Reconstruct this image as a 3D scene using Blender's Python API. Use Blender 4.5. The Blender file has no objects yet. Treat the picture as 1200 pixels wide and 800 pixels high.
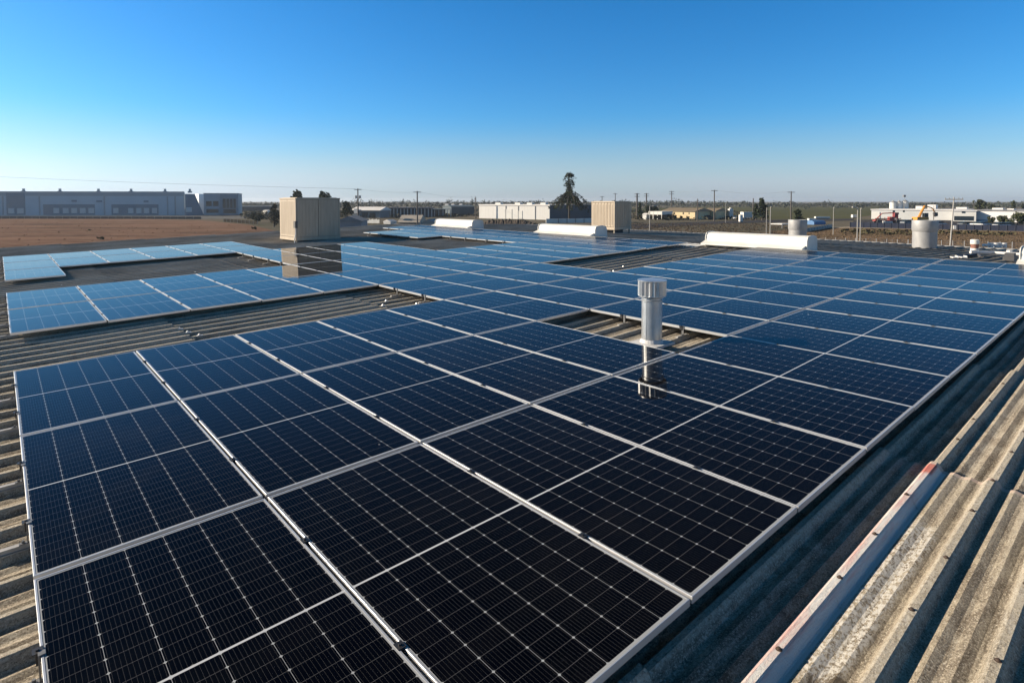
import bpy, bmesh, math, random
from mathutils import Vector, Matrix
import numpy as np
R = math.radians
C = bpy.context.scene
col = C.collection

# ------------------------------------------------------------------ camera
HC = 7.5                                   # eye height above the ground
PITCH = 2.04
cam_d = bpy.data.cameras.new('camera')
cam = bpy.data.objects.new('camera', cam_d); col.objects.link(cam)
cam.location = (0, 0, HC); cam.rotation_euler = (R(90 - PITCH), 0, 0)
cam_d.sensor_fit = 'HORIZONTAL'; cam_d.sensor_width = 36
F = 687.65
cam_d.lens = F / 1200 * 36
cam_d.shift_y = -140 / 1200
cam_d.clip_start = .05; cam_d.clip_end = 9000
C.camera = cam

# ------------------------------------------------------------------ light
SUN_AZ, SUN_EL = -80.0, 23.0               # azimuth from +Y, clockwise
w = bpy.data.worlds.new('World'); C.world = w; w.use_nodes = True
wt = w.node_tree
sky = wt.nodes.new('ShaderNodeTexSky'); sky.sky_type = 'NISHITA'
sky.sun_disc = False
sky.sun_elevation = R(SUN_EL); sky.sun_rotation = R(SUN_AZ)
sky.altitude = 50; sky.air_density = 1.0; sky.dust_density = .5; sky.ozone_density = 3.0
bg = wt.nodes['Background']; bg.inputs['Strength'].default_value = .06
hs = wt.nodes.new('ShaderNodeHueSaturation'); hs.inputs['Saturation'].default_value = 1.15; hs.inputs['Value'].default_value = 1.12
tns = wt.nodes.new('ShaderNodeMix'); tns.data_type = 'RGBA'; tns.blend_type = 'MULTIPLY'; tns.inputs[0].default_value = 1
wt.links.new(sky.outputs[0], tns.inputs[6]); tns.inputs[7].default_value = (.62, .94, 1.22, 1); wt.links.new(tns.outputs[2], hs.inputs['Color'])
# pale bluish air low over the horizon, keeping the brightness of the sky behind it
tcw = wt.nodes.new('ShaderNodeTexCoord'); spw = wt.nodes.new('ShaderNodeSeparateXYZ'); wt.links.new(tcw.outputs['Generated'], spw.inputs[0])
mrw = wt.nodes.new('ShaderNodeMapRange'); wt.links.new(spw.outputs[2], mrw.inputs[0])
mrw.interpolation_type = 'SMOOTHSTEP'
for k, q in zip((1, 2, 3, 4), (-.03, .15, 1., 0.)): mrw.inputs[k].default_value = q
bww = wt.nodes.new('ShaderNodeRGBToBW'); wt.links.new(sky.outputs[0], bww.inputs[0])
tnw = wt.nodes.new('ShaderNodeMix'); tnw.data_type = 'RGBA'; tnw.blend_type = 'MULTIPLY'; tnw.inputs[0].default_value = 1
wt.links.new(bww.outputs[0], tnw.inputs[6]); tnw.inputs[7].default_value = (.92, 1.05, 1.22, 1)
mxw = wt.nodes.new('ShaderNodeMix'); mxw.data_type = 'RGBA'; wt.links.new(mrw.outputs[0], mxw.inputs[0])
wt.links.new(hs.outputs[0], mxw.inputs[6]); wt.links.new(tnw.outputs[2], mxw.inputs[7])
# faint uneven veil of haze low in the sky
nzw = wt.nodes.new('ShaderNodeTexNoise'); nzw.inputs['Scale'].default_value = 2.2; nzw.inputs['Detail'].default_value = 5
mpw = wt.nodes.new('ShaderNodeMapping'); mpw.inputs['Scale'].default_value = (1, 1, 9); wt.links.new(tcw.outputs['Generated'], mpw.inputs[0]); wt.links.new(mpw.outputs[0], nzw.inputs['Vector'])
mnw = wt.nodes.new('ShaderNodeMath'); mnw.operation = 'MULTIPLY_ADD'; wt.links.new(nzw.outputs[0], mnw.inputs[0]); mnw.inputs[1].default_value = .9; mnw.inputs[2].default_value = .55
mow = wt.nodes.new('ShaderNodeMath'); mow.operation = 'MULTIPLY'; mow.use_clamp = True; wt.links.new(mrw.outputs[0], mow.inputs[0]); wt.links.new(mnw.outputs[0], mow.inputs[1]); wt.links.new(mow.outputs[0], mxw.inputs[0])
# the clear sky is darkest overhead, far from the low sun
mrz = wt.nodes.new('ShaderNodeMapRange'); mrz.interpolation_type = 'SMOOTHSTEP'; wt.links.new(spw.outputs[2], mrz.inputs[0])
for k, q in zip((1, 2, 3, 4), (.27, .80, 0., 1.)): mrz.inputs[k].default_value = q
mzz = wt.nodes.new('ShaderNodeMix'); mzz.data_type = 'RGBA'; mzz.blend_type = 'MULTIPLY'; mzz.inputs[0].default_value = 1
zcl = wt.nodes.new('ShaderNodeMix'); zcl.data_type = 'RGBA'; wt.links.new(mrz.outputs[0], zcl.inputs[0]); zcl.inputs[6].default_value = (1, 1, 1, 1); zcl.inputs[7].default_value = (.5, .30, .19, 1)
wt.links.new(mxw.outputs[2], mzz.inputs[6]); wt.links.new(zcl.outputs[2], mzz.inputs[7]); wt.links.new(mzz.outputs[2], bg.inputs['Color'])
sd = bpy.data.lights.new('sun', 'SUN'); sun = bpy.data.objects.new('sun', sd); col.objects.link(sun)
sd.energy = 5.0; sd.angle = R(.5); sd.color = (1, .86, .68)
sdir = Vector((math.sin(R(SUN_AZ)) * math.cos(R(SUN_EL)), math.cos(R(SUN_AZ)) * math.cos(R(SUN_EL)), math.sin(R(SUN_EL))))
sun.rotation_euler = sdir.to_track_quat('Z', 'Y').to_euler(); sun.location = sdir * 60
C.view_settings.view_transform = 'Standard'; C.view_settings.look = 'None'
C.view_settings.exposure = 1.0; C.view_settings.gamma = 1; C.view_settings.use_curve_mapping = False
C.cycles.max_bounces = 6; C.cycles.glossy_bounces = 4; C.cycles.diffuse_bounces = 2
C.cycles.use_denoising = True

rnd = random.Random(7)
# ------------------------------------------------------------------ helpers
class MB:
    """collects faces for one mesh"""
    def __init__(s): s.v = []; s.f = []; s.m = []; s.mi = 0
    def face(s, pts):
        n = len(s.v); s.v += [tuple(p) for p in pts]; s.f.append(list(range(n, n + len(pts)))); s.m.append(s.mi)
    def mesh(s, vs, fs):
        n = len(s.v); s.v += [tuple(p) for p in vs]
        for f in fs: s.f.append([i + n for i in f]); s.m.append(s.mi)
    def box(s, x0, x1, y0, y1, z0, z1):
        vs = [(x, y, z) for z in (z0, z1) for y in (y0, y1) for x in (x0, x1)]
        s.mesh(vs, [(0, 2, 3, 1), (4, 5, 7, 6), (0, 1, 5, 4), (2, 6, 7, 3), (0, 4, 6, 2), (1, 3, 7, 5)])
    def tube(s, a, b, r0, r1=None, n=8, caps=True):
        a = Vector(a); b = Vector(b); r1 = r0 if r1 is None else r1
        d = (b - a).normalized(); t = Vector((1, 0, 0)) if abs(d.x) < .8 else Vector((0, 1, 0))
        e = d.cross(t).normalized(); g = d.cross(e)
        vs = []
        for c, r in ((a, r0), (b, r1)):
            for i in range(n):
                q = 2 * math.pi * i / n; vs.append(c + e * (r * math.cos(q)) + g * (r * math.sin(q)))
        fs = [(i, (i + 1) % n, n + (i + 1) % n, n + i) for i in range(n)]
        if caps: fs += [tuple(range(n - 1, -1, -1)), tuple(range(n, 2 * n))]
        s.mesh(vs, fs)
    def lathe(s, prof, n=24, cap=True):
        vs = []; fs = []
        for r, z in prof:
            for i in range(n):
                q = 2 * math.pi * i / n; vs.append((r * math.cos(q), r * math.sin(q), z))
        for k in range(len(prof) - 1):
            for i in range(n):
                j = (i + 1) % n; fs.append((k * n + i, k * n + j, (k + 1) * n + j, (k + 1) * n + i))
        if cap: fs.append(tuple((len(prof) - 1) * n + i for i in range(n))); fs.append(tuple(n - 1 - i for i in range(n)))
        s.mesh(vs, fs)
    def prism(s, poly, axis, a, b):
        """poly: 2-D outline, extruded along axis 0/1/2 from a to b"""
        def P(p, t):
            q = list(p); q.insert(axis, t); return tuple(q)
        n = len(poly); vs = [P(p, a) for p in poly] + [P(p, b) for p in poly]
        fs = [(i, (i + 1) % n, n + (i + 1) % n, n + i) for i in range(n)] + [tuple(range(n - 1, -1, -1)), tuple(range(n, 2 * n))]
        s.mesh(vs, fs)
    def data(s, name, mats, fix=True, smooth=False):
        me = bpy.data.meshes.new(name); me.from_pydata(s.v, [], s.f)
        for m in (mats if isinstance(mats, (list, tuple)) else [mats]): me.materials.append(m)
        for p, k in zip(me.polygons, s.m): p.material_index = k
        if fix:
            bm = bmesh.new(); bm.from_mesh(me); bmesh.ops.recalc_face_normals(bm, faces=bm.faces); bm.to_mesh(me); bm.free()
        if smooth:
            me.polygons.foreach_set('use_smooth', [True] * len(me.polygons))
            me.set_sharp_from_angle(angle=R(35))
        me.update(); return me
    def build(s, name, mats, parent=None, fix=True, smooth=False):
        return link(name, s.data(name, mats, fix, smooth), parent)

def link(name, me, parent=None):
    o = bpy.data.objects.new(name, me); col.objects.link(o)
    if parent: o.parent = parent
    return o
def tag(o, label=None, cat=None, group=None, kind=None):
    if label: o['label'] = label
    if cat: o['category'] = cat
    if group: o['group'] = group
    if kind: o['kind'] = kind
    return o
def empty(name, M, label, cat, group=None):
    o = bpy.data.objects.new(name, None); col.objects.link(o); o.empty_display_size = .2
    o.matrix_world = M if isinstance(M, Matrix) else Matrix.Translation(M)
    return tag(o, label, cat, group)
kids = {}
def copy_tree(o, M, label=None, parent=None):
    c = o.copy(); col.objects.link(c)
    if parent: c.parent = parent
    else:
        c.matrix_world = M
        if label: c['label'] = label
    for ch in o.children: copy_tree(ch, None, None, c)
    return c

# ------------------------------------------------------------------ materials
def nt(name):
    m = bpy.data.materials.new(name); m.use_nodes = True
    return m, m.node_tree, m.node_tree.nodes['Principled BSDF']
def N(t, typ, **kw):
    n = t.nodes.new(typ)
    for k, v in kw.items(): setattr(n, k, v)
    return n
def math_(t, op, a, b=None, c=None, clamp=False):
    n = N(t, 'ShaderNodeMath', operation=op, use_clamp=clamp)
    for i, q in enumerate((a, b, c)):
        if q is None: continue
        if isinstance(q, (int, float)): n.inputs[i].default_value = q
        else: t.links.new(q, n.inputs[i])
    return n.outputs[0]
def mix(t, fac, a, b):
    n = N(t, 'ShaderNodeMix', data_type='RGBA')
    for sck, q in ((n.inputs[0], fac), (n.inputs[6], a), (n.inputs[7], b)):
        if isinstance(q, (int, float)): sck.default_value = q
        elif isinstance(q, tuple): sck.default_value = (*q, 1) if len(q) == 3 else q
        else: t.links.new(q, sck)
    return n.outputs[2]
def noise(t, vec, scale, detail=4, rough=.6, dist=0):
    n = N(t, 'ShaderNodeTexNoise'); n.inputs['Scale'].default_value = scale; n.inputs['Detail'].default_value = detail
    n.inputs['Roughness'].default_value = rough; n.inputs['Distortion'].default_value = dist
    t.links.new(vec, n.inputs['Vector']); return n.outputs['Fac']
def ramp(t, fac, lo, hi):
    n = N(t, 'ShaderNodeMapRange', clamp=True); t.links.new(fac, n.inputs[0])
    n.inputs[1].default_value = lo; n.inputs[2].default_value = hi; return n.outputs[0]
def ocoord(t): return N(t, 'ShaderNodeTexCoord').outputs['Object']
def scaled(t, vec, s):
    n = N(t, 'ShaderNodeMapping'); t.links.new(vec, n.inputs[0]); n.inputs['Scale'].default_value = s; return n.outputs[0]
def bump(t, b, h, strength, dist=.01):
    n = N(t, 'ShaderNodeBump'); n.inputs['Strength'].default_value = strength; n.inputs['Distance'].default_value = dist
    t.links.new(h, n.inputs['Height']); t.links.new(n.outputs[0], b.inputs['Normal'])
def paint(name, c, c2=None, scale=3., rough=.6, metal=0., bmp=0., stretch=(1, 1, 1), spec=.5):
    """weathered single-colour surface: two tones mixed by noise"""
    m, t, b = nt(name)
    if c2 is None: c2 = tuple(x * .78 for x in c)
    v = scaled(t, ocoord(t), stretch)
    f = ramp(t, noise(t, v, scale, 5, .65), .35, .7)
    t.links.new(mix(t, f, c, c2), b.inputs['Base Color'])
    b.inputs['Roughness'].default_value = rough; b.inputs['Metallic'].default_value = metal
    b.inputs['Specular IOR Level'].default_value = spec
    if bmp: bump(t, b, noise(t, v, scale * 6, 4), bmp)
    return m

# ---- roof frame (u along the ribs, away from the camera; v across, to the right; h off the panel plane)
Uv = Vector((.75160897, .65903855, .02742538)).normalized()
Vv = Vector((.65937719, -.75179725, -.0047562)); Vv = (Vv - Uv * Vv.dot(Uv)).normalized()
Nv = Uv.cross(-Vv).normalized()
Ov = Vector((-5.52861668, 6.4311307, -1.88259315 + HC))
Wv = -Vv
RM = Matrix(((Uv.x, Wv.x, Nv.x, Ov.x), (Uv.y, Wv.y, Nv.y, Ov.y), (Uv.z, Wv.z, Nv.z, Ov.z), (0, 0, 0, 1)))
HCREST, RH, RP0, RPITCH = -.148, .050, 7.348, .332
URIDGE, UFAR, UNEAR, VLEFT, VRIGHT = 18.3, 29.2, -4.0, -23.4, 18.0
FSL = math.tan(R(3.14))
def hroof(u): return HCREST - RH - (max(0, u - URIDGE) * FSL)
def roofpt(u, v, h): return RM @ Vector((u, -v, h))
AZ = math.atan2(Uv.y, Uv.x)
def stand(u, v, h=None, extra=0.):
    """upright frame standing on the roof, local x along u"""
    return Matrix.Translation(roofpt(u, v, hroof(u) if h is None else h)) @ Matrix.Rotation(AZ + extra, 4, 'Z')
# ---- pixel survey of the surroundings: sight line through a point of the photo down to the ground or to a distance
cp, sp = math.cos(R(PITCH)), math.sin(R(PITCH))
def ray(px, py):
    a, b = (px - 600) / F, (py - 260) / F
    return Vector((a, cp - b * sp, -sp - b * cp))
def ground(px, py, z=0):
    d = ray(px, py); return Vector((0, 0, HC)) + d * ((z - HC) / d.z)
def at(px, py, D):
    d = ray(px, py); return Vector((0, 0, HC)) + d * (D / d.y)
def gat(px, D):
    p = at(px, 240, D); return Vector((p.x, p.y, 0))
def hgt(py, D): return at(600, py, D).z

# ------------------------------------------------------------------ ground
def dirt_mat(name, ca, cb, cc, sc=.05, stretch=(1, 1, 1)):
    m, t, b = nt(name); v = scaled(t, ocoord(t), stretch)
    a = ramp(t, noise(t, v, sc, 6, .65), .38, .62); d = ramp(t, noise(t, v, sc * 9, 5, .7), .45, .75)
    t.links.new(mix(t, d, mix(t, a, ca, cb), cc), b.inputs['Base Color']); b.inputs['Roughness'].default_value = .95; b.inputs['Specular IOR Level'].default_value = 0
    bump(t, b, noise(t, v, sc * 30, 5), .6, .3); return m
def sheet(name, pts, z, mat):
    m = MB(); m.face([(p.x, p.y, z) for p in pts]); o = m.build(name, mat, fix=False)
    me = o.data
    if me.polygons[0].normal.z < 0: me.flip_normals()
    return tag(o, kind='structure')
g = MB(); g.face([(-4500, -900, 0), (4500, -900, 0), (4500, 5000, 0), (-4500, 5000, 0)])
tag(g.build('ground', dirt_mat('ground_soil', (.13, .115, .095), (.075, .075, .055), (.10, .085, .07), .02), fix=False), kind='structure')
G = ground
sheet('bare_field', [G(-500, 256.8), G(60, 256.3), G(170, 256.6), G(235, 258), G(292, 263.5), G(325, 271), G(300, 300), G(-100, 420), G(-900, 420)], .02,
      dirt_mat('red_soil', (.175, .105, .077), (.075, .048, .038), (.21, .15, .115), .07, (.35, 1, 1)))
sheet('yard_road', [G(-500, 253), G(60, 252.6), G(290, 252.8), G(290, 256.2), G(235, 256.9), G(60, 255.6), G(-500, 256.2)], .03,
      dirt_mat('grey_yard', (.12, .12, .12), (.09, .09, .09), (.15, .15, .15), .05))
sheet('crop_field', [G(700, 244.5), G(860, 242), G(1040, 242.5), G(1060, 246), G(1000, 256), G(900, 257), G(800, 253), G(730, 249)], .03,
      dirt_mat('green_crop', (.055, .062, .034), (.075, .08, .045), (.10, .09, .055), .01, (.15, 1, 1)))
sheet('weed_field', [G(945, 268), G(1000, 266.5), G(1100, 269), G(1320, 273), G(1500, 300), G(1200, 330), G(945, 310), G(820, 280)], .03,
      dirt_mat('dry_weeds_soil', (.15, .10, .065), (.085, .062, .042), (.22, .165, .11), .10, (.6, .6, 1)))
sheet('parking_lot', [G(1000, 258), G(1130, 257), G(1300, 256), G(1500, 262), G(1400, 275), G(1200, 269.5), G(1000, 265)], .04,
      dirt_mat('asphalt_lot', (.06, .06, .065), (.045, .045, .05), (.08, .08, .08), .1))
sheet('dirt_track', [G(945, 267.3), G(1000, 265.9), G(1100, 268), G(1350, 273), G(1350, 274.6), G(1100, 269.4), G(1000, 267.2), G(945, 268.4)], .06,
      dirt_mat('track_soil', (.34, .29, .22), (.27, .22, .17), (.38, .33, .26), .2))
sheet('side_road', [G(742, 268.5), G(850, 262), G(1000, 258.3), G(1000, 256.4), G(850, 259), G(735, 263.3)], .05,
      dirt_mat('side_asphalt', (.05, .052, .06), (.04, .042, .05), (.065, .065, .07), .1))

# ------------------------------------------------------------------ the building underfoot
def roof_material():
    m, t, b = nt('weathered_cement_sheet'); oc = ocoord(t)
    sep = N(t, 'ShaderNodeSeparateXYZ'); t.links.new(oc, sep.inputs[0]); X, Y, Z = sep.outputs
    streak = noise(t, scaled(t, oc, (.3, 6, 2)), 2.4, 7, .7)
    fine = noise(t, oc, 48, 6, .8); mid = noise(t, scaled(t, oc, (1, 1.7, 1)), 3.6, 7, .75, .6); big = noise(t, oc, .5, 4, .6)
    grit = ramp(t, noise(t, oc, 95, 4, .85), .50, .60); spots = ramp(t, noise(t, scaled(t, oc, (.8, 1.3, 1)), 17, 5, .8), .54, .66)
    near = math_(t, 'MULTIPLY', math_(t, 'LESS_THAN', X, 5.01), math_(t, 'LESS_THAN', Y, -7.44))
    c = mix(t, ramp(t, mid, .42, .60), (.47, .42, .335), (.24, .20, .155))
    c = mix(t, math_(t, 'MULTIPLY', near, .55), c, mix(t, ramp(t, mid, .40, .60), (.43, .36, .25), (.21, .17, .12)))
    c = mix(t, math_(t, 'MULTIPLY', ramp(t, streak, .50, .66), .75), c, (.085, .068, .05))
    c = mix(t, math_(t, 'MULTIPLY', spots, .75), c, (.085, .066, .048))
    c = mix(t, math_(t, 'MULTIPLY', grit, .8), c, (.10, .08, .058))
    c = mix(t, math_(t, 'MULTIPLY', ramp(t, noise(t, oc, 110, 3, .8), .54, .61), .8), c, (.64, .57, .45))
    crest = ramp(t, Z, HCREST - .024, HCREST - .002)
    c = mix(t, math_(t, 'MULTIPLY', crest, math_(t, 'MULTIPLY', ramp(t, fine, .62, .42), ramp(t, mid, .30, .55))), c, (.50, .455, .375))
    # whitish lichen crust on one near sheet
    def band(q, lo, hi, e):
        return math_(t, 'MULTIPLY', ramp(t, q, lo, lo + e), math_(t, 'SUBTRACT', 1., ramp(t, q, hi - e, hi)))
    Xw = math_(t, 'ADD', X, math_(t, 'MULTIPLY', math_(t, 'SUBTRACT', mid, .5), .7))
    Yw = math_(t, 'ADD', Y, math_(t, 'MULTIPLY', math_(t, 'SUBTRACT', mid, .5), .07))
    lich = math_(t, 'MULTIPLY', band(Xw, 2.42, 4.15, .12), band(Yw, -7.595, -7.42, .02))
    spk = ramp(t, noise(t, scaled(t, oc, (1, 1.4, 1)), 42, 4, .7), .44, .55)
    c = mix(t, math_(t, 'MULTIPLY', lich, spk), c, (.58, .55, .49))
    c = mix(t, math_(t, 'MULTIPLY', math_(t, 'MULTIPLY', band(Xw, 2.0, 2.55, .05), band(Yw, -7.66, -7.47, .02)), .85), c, (.10, .075, .05))
    # white painted rib with smeared red marking
    rib = math_(t, 'MULTIPLY', band(Y, -(RP0 + .085), -(RP0 - .042), .008), math_(t, 'LESS_THAN', X, 5.0))
    c = mix(t, math_(t, 'MULTIPLY', rib, ramp(t, mid, .25, .42)), c, (.64, .625, .59))
    top = math_(t, 'MULTIPLY', math_(t, 'MULTIPLY', rib, ramp(t, Z, HCREST - .02, HCREST - .006)), ramp(t, noise(t, scaled(t, oc, (1, 14, 1)), 1.7, 5, .7), .46, .7))
    c = mix(t, math_(t, 'MULTIPLY', top, .7), c, (.55, .16, .13))
    red2 = math_(t, 'MULTIPLY', band(X, 4.75, 5.0, .05), band(Y, -(RP0 + .035), -(RP0 - .05), .01))
    c = mix(t, math_(t, 'MULTIPLY', red2, .8), c, (.45, .10, .07))
    lapr = math_(t, 'MULTIPLY', math_(t, 'MULTIPLY', band(X, 4.945, 5.02, .012), math_(t, 'LESS_THAN', Y, -7.3)), .9)
    c = mix(t, lapr, c, (.54, .43, .35))
    # older, greyer sheets towards and beyond the ridge and on the far left
    grey = math_(t, 'MAXIMUM', ramp(t, X, 6, 16), ramp(t, Y, 2, 12))
    c = mix(t, math_(t, 'MULTIPLY', grey, .7), c, mix(t, ramp(t, big, .4, .6), (.34, .32, .285), (.17, .155, .135)))
    t.links.new(c, b.inputs['Base Color']); b.inputs['Roughness'].default_value = .92; b.inputs['Specular IOR Level'].default_value = .08
    hh = math_(t, 'ADD', math_(t, 'MULTIPLY', fine, .7), math_(t, 'MULTIPLY', mid, .9)); bump(t, b, hh, 1., .016)
    return m
MROOF = roof_material()
MWALL = paint('painted_block_wall', (.5, .48, .42), (.4, .38, .33), .6, .9)
plant = empty('factory_building', roofpt(0, 0, HCREST - RH - 5.4) * 1.0, 'low industrial building whose ribbed cement sheet roof carries the solar panels', 'building')
plant.location.z = 0
PINV = Matrix.Translation(plant.location).inverted()
def rib_profile():
    """one pitch of the sheet: (offset across, height under the crest)"""
    p = [(-.060, -RH), (-.052, -RH + .004), (-.026, -.007), (-.016, 0), (.016, 0), (.026, -.007), (.054, -RH + .004), (.062, -RH)]
    for c in (.120, .216):
        p += [(c - .038, -RH), (c - .019, -RH + .007), (c, -RH + .013), (c + .019, -RH + .007), (c + .038, -RH)]
    return p
rb = MB(); base = rib_profile(); prof = []
k0 = int((VLEFT - RP0) / RPITCH) ; k1 = int((VRIGHT - RP0) / RPITCH)
for k in range(k0, k1):
    prof += [(RP0 + k * RPITCH + a, b, k) for a, b in base]
laps = [UNEAR] + [5.0 + 3.05 * k for k in range(-2, 5)] + [URIDGE]
laps = sorted(set(x for x in laps if UNEAR <= x <= URIDGE))
def strip(us, hs, jit=0.):
    n0 = len(rb.v)
    for u, h in zip(us, hs):
        for i, (v, b, k) in enumerate(prof):
            r = random.Random(k * 31 + int(u * 7)); rb.v.append((u + (r.uniform(-jit, jit)), -v, HCREST + b + h))
    m = len(prof)
    for a in range(len(us) - 1):
        for i in range(m - 1):
            rb.f.append([n0 + a * m + i, n0 + a * m + i + 1, n0 + (a + 1) * m + i + 1, n0 + (a + 1) * m + i]); rb.m.append(0)
for a, b_ in zip(laps[:-1], laps[1:]):
    end = b_ if b_ == URIDGE else b_ + .0
    strip([a - (.12 if a > UNEAR else 0), (a + end) / 2, end - .001, end], [0, .012, .034, .004 if b_ < URIDGE else .014], .02)
lapf = [URIDGE, URIDGE + 3.6, URIDGE + 7.2, UFAR]
for a, b_ in zip(lapf[:-1], lapf[1:]):
    strip([a, b_ - .01, b_], [-(a - URIDGE) * FSL + .014, -(b_ - URIDGE) * FSL + .004, -(b_ - URIDGE) * FSL], 0)
ro = rb.build('roof', MROOF, plant, fix=False, smooth=False)
ro.matrix_parent_inverse = PINV; ro.matrix_basis = RM
bm = bmesh.new(); bm.from_mesh(ro.data)
for f in bm.faces: f.normal_update()
for f in bm.faces:
    if f.normal.z < 0: f.normal_flip()
bm.to_mesh(ro.data); bm.free()
ro.data.polygons.foreach_set('use_smooth', [True] * len(ro.data.polygons)); ro.data.set_sharp_from_angle(angle=R(17))
# ridge capping and walls
cpb = MB()
cpb.prism([(URIDGE - .22, HCREST + .012), (URIDGE, HCREST + .026), (URIDGE + .22, HCREST + .0), (URIDGE + .22, HCREST - .006), (URIDGE, HCREST + .018), (URIDGE - .22, HCREST + .004)], 1, -VRIGHT, -VLEFT)
def uvbox(mb, u0, u1, v0, v1, h0, h1):
    mb.box(u0, u1, -v1, -v0, h0, h1)
# prism axis 1 expects (x, z) outline
ca = cpb.build('ridge_cap', paint('ridge_cap_sheet', (.2, .19, .175), (.13, .125, .12), 2, .9), plant); ca.matrix_parent_inverse = PINV; ca.matrix_basis = RM
for nm, (u0, u1, v0, v1) in (('wall', (UNEAR + .3, UNEAR + .5, VLEFT + .3, VRIGHT - .6)), ('wall', (UFAR - .5, UFAR - .3, VLEFT + .3, VRIGHT - .6)),
                             ('wall', (UNEAR + .5, UFAR - .5, VLEFT + .3, VLEFT + .5)), ('wall', (UNEAR + .5, UFAR - .5, VRIGHT - .8, VRIGHT - .6))):
    wb = MB()
    us = [u0, URIDGE, u1] if u1 - u0 > 5 else [u0, u1]
    for a, b_ in zip(us[:-1], us[1:]):
        q = []
        for (u, v) in ((a, v0), (b_, v0), (b_, v1), (a, v1)):
            p = roofpt(u, v, hroof(u) - .03); q.append(p)
        lo = [Vector((p.x, p.y, 0)) for p in q]
        wb.mesh([p for p in lo + q], [(0, 1, 2, 3), (4, 5, 6, 7), (0, 1, 5, 4), (1, 2, 6, 5), (2, 3, 7, 6), (3, 0, 4, 7)])
    o = wb.build(nm, MWALL, plant); o.matrix_parent_inverse = PINV
fb = MB()    # gutter along the far eave and pale verge strip down the left gable
uvbox(fb, UFAR, UFAR + .14, VLEFT, VRIGHT, hroof(UFAR) - .12, hroof(UFAR) + .05)
o = fb.build('gutter', paint('gutter_metal', (.34, .34, .33), (.25, .25, .25), 1, .6), plant); o.matrix_parent_inverse = PINV; o.matrix_basis = RM

fm_ = MB(); fm_.lathe([(.015, 0), (.015, .002), (.009, .004), (.008, .010), (.001, .012)], 10)
FAST = fm_.data('fastener', paint('rusty_fastener', (.06, .045, .035), (.10, .055, .035), 30, .7, .3))
for k in range(3):
    for q in range(10):
        rr_ = random.Random(k * 50 + q); u = 1.9 + q * .62 + rr_.uniform(-.05, .05)
        o = link('fastener', FAST, plant); o.matrix_parent_inverse = PINV
        ph = (u - 1.95) / 3.05 % 1; lift = .010 * min(1, ph * 2) + .024 * max(0, ph * 2 - 1)
        o.matrix_basis = RM @ Matrix.Translation((u, -(RP0 + k * RPITCH + rr_.uniform(-.006, .006)), HCREST + lift))
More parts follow.
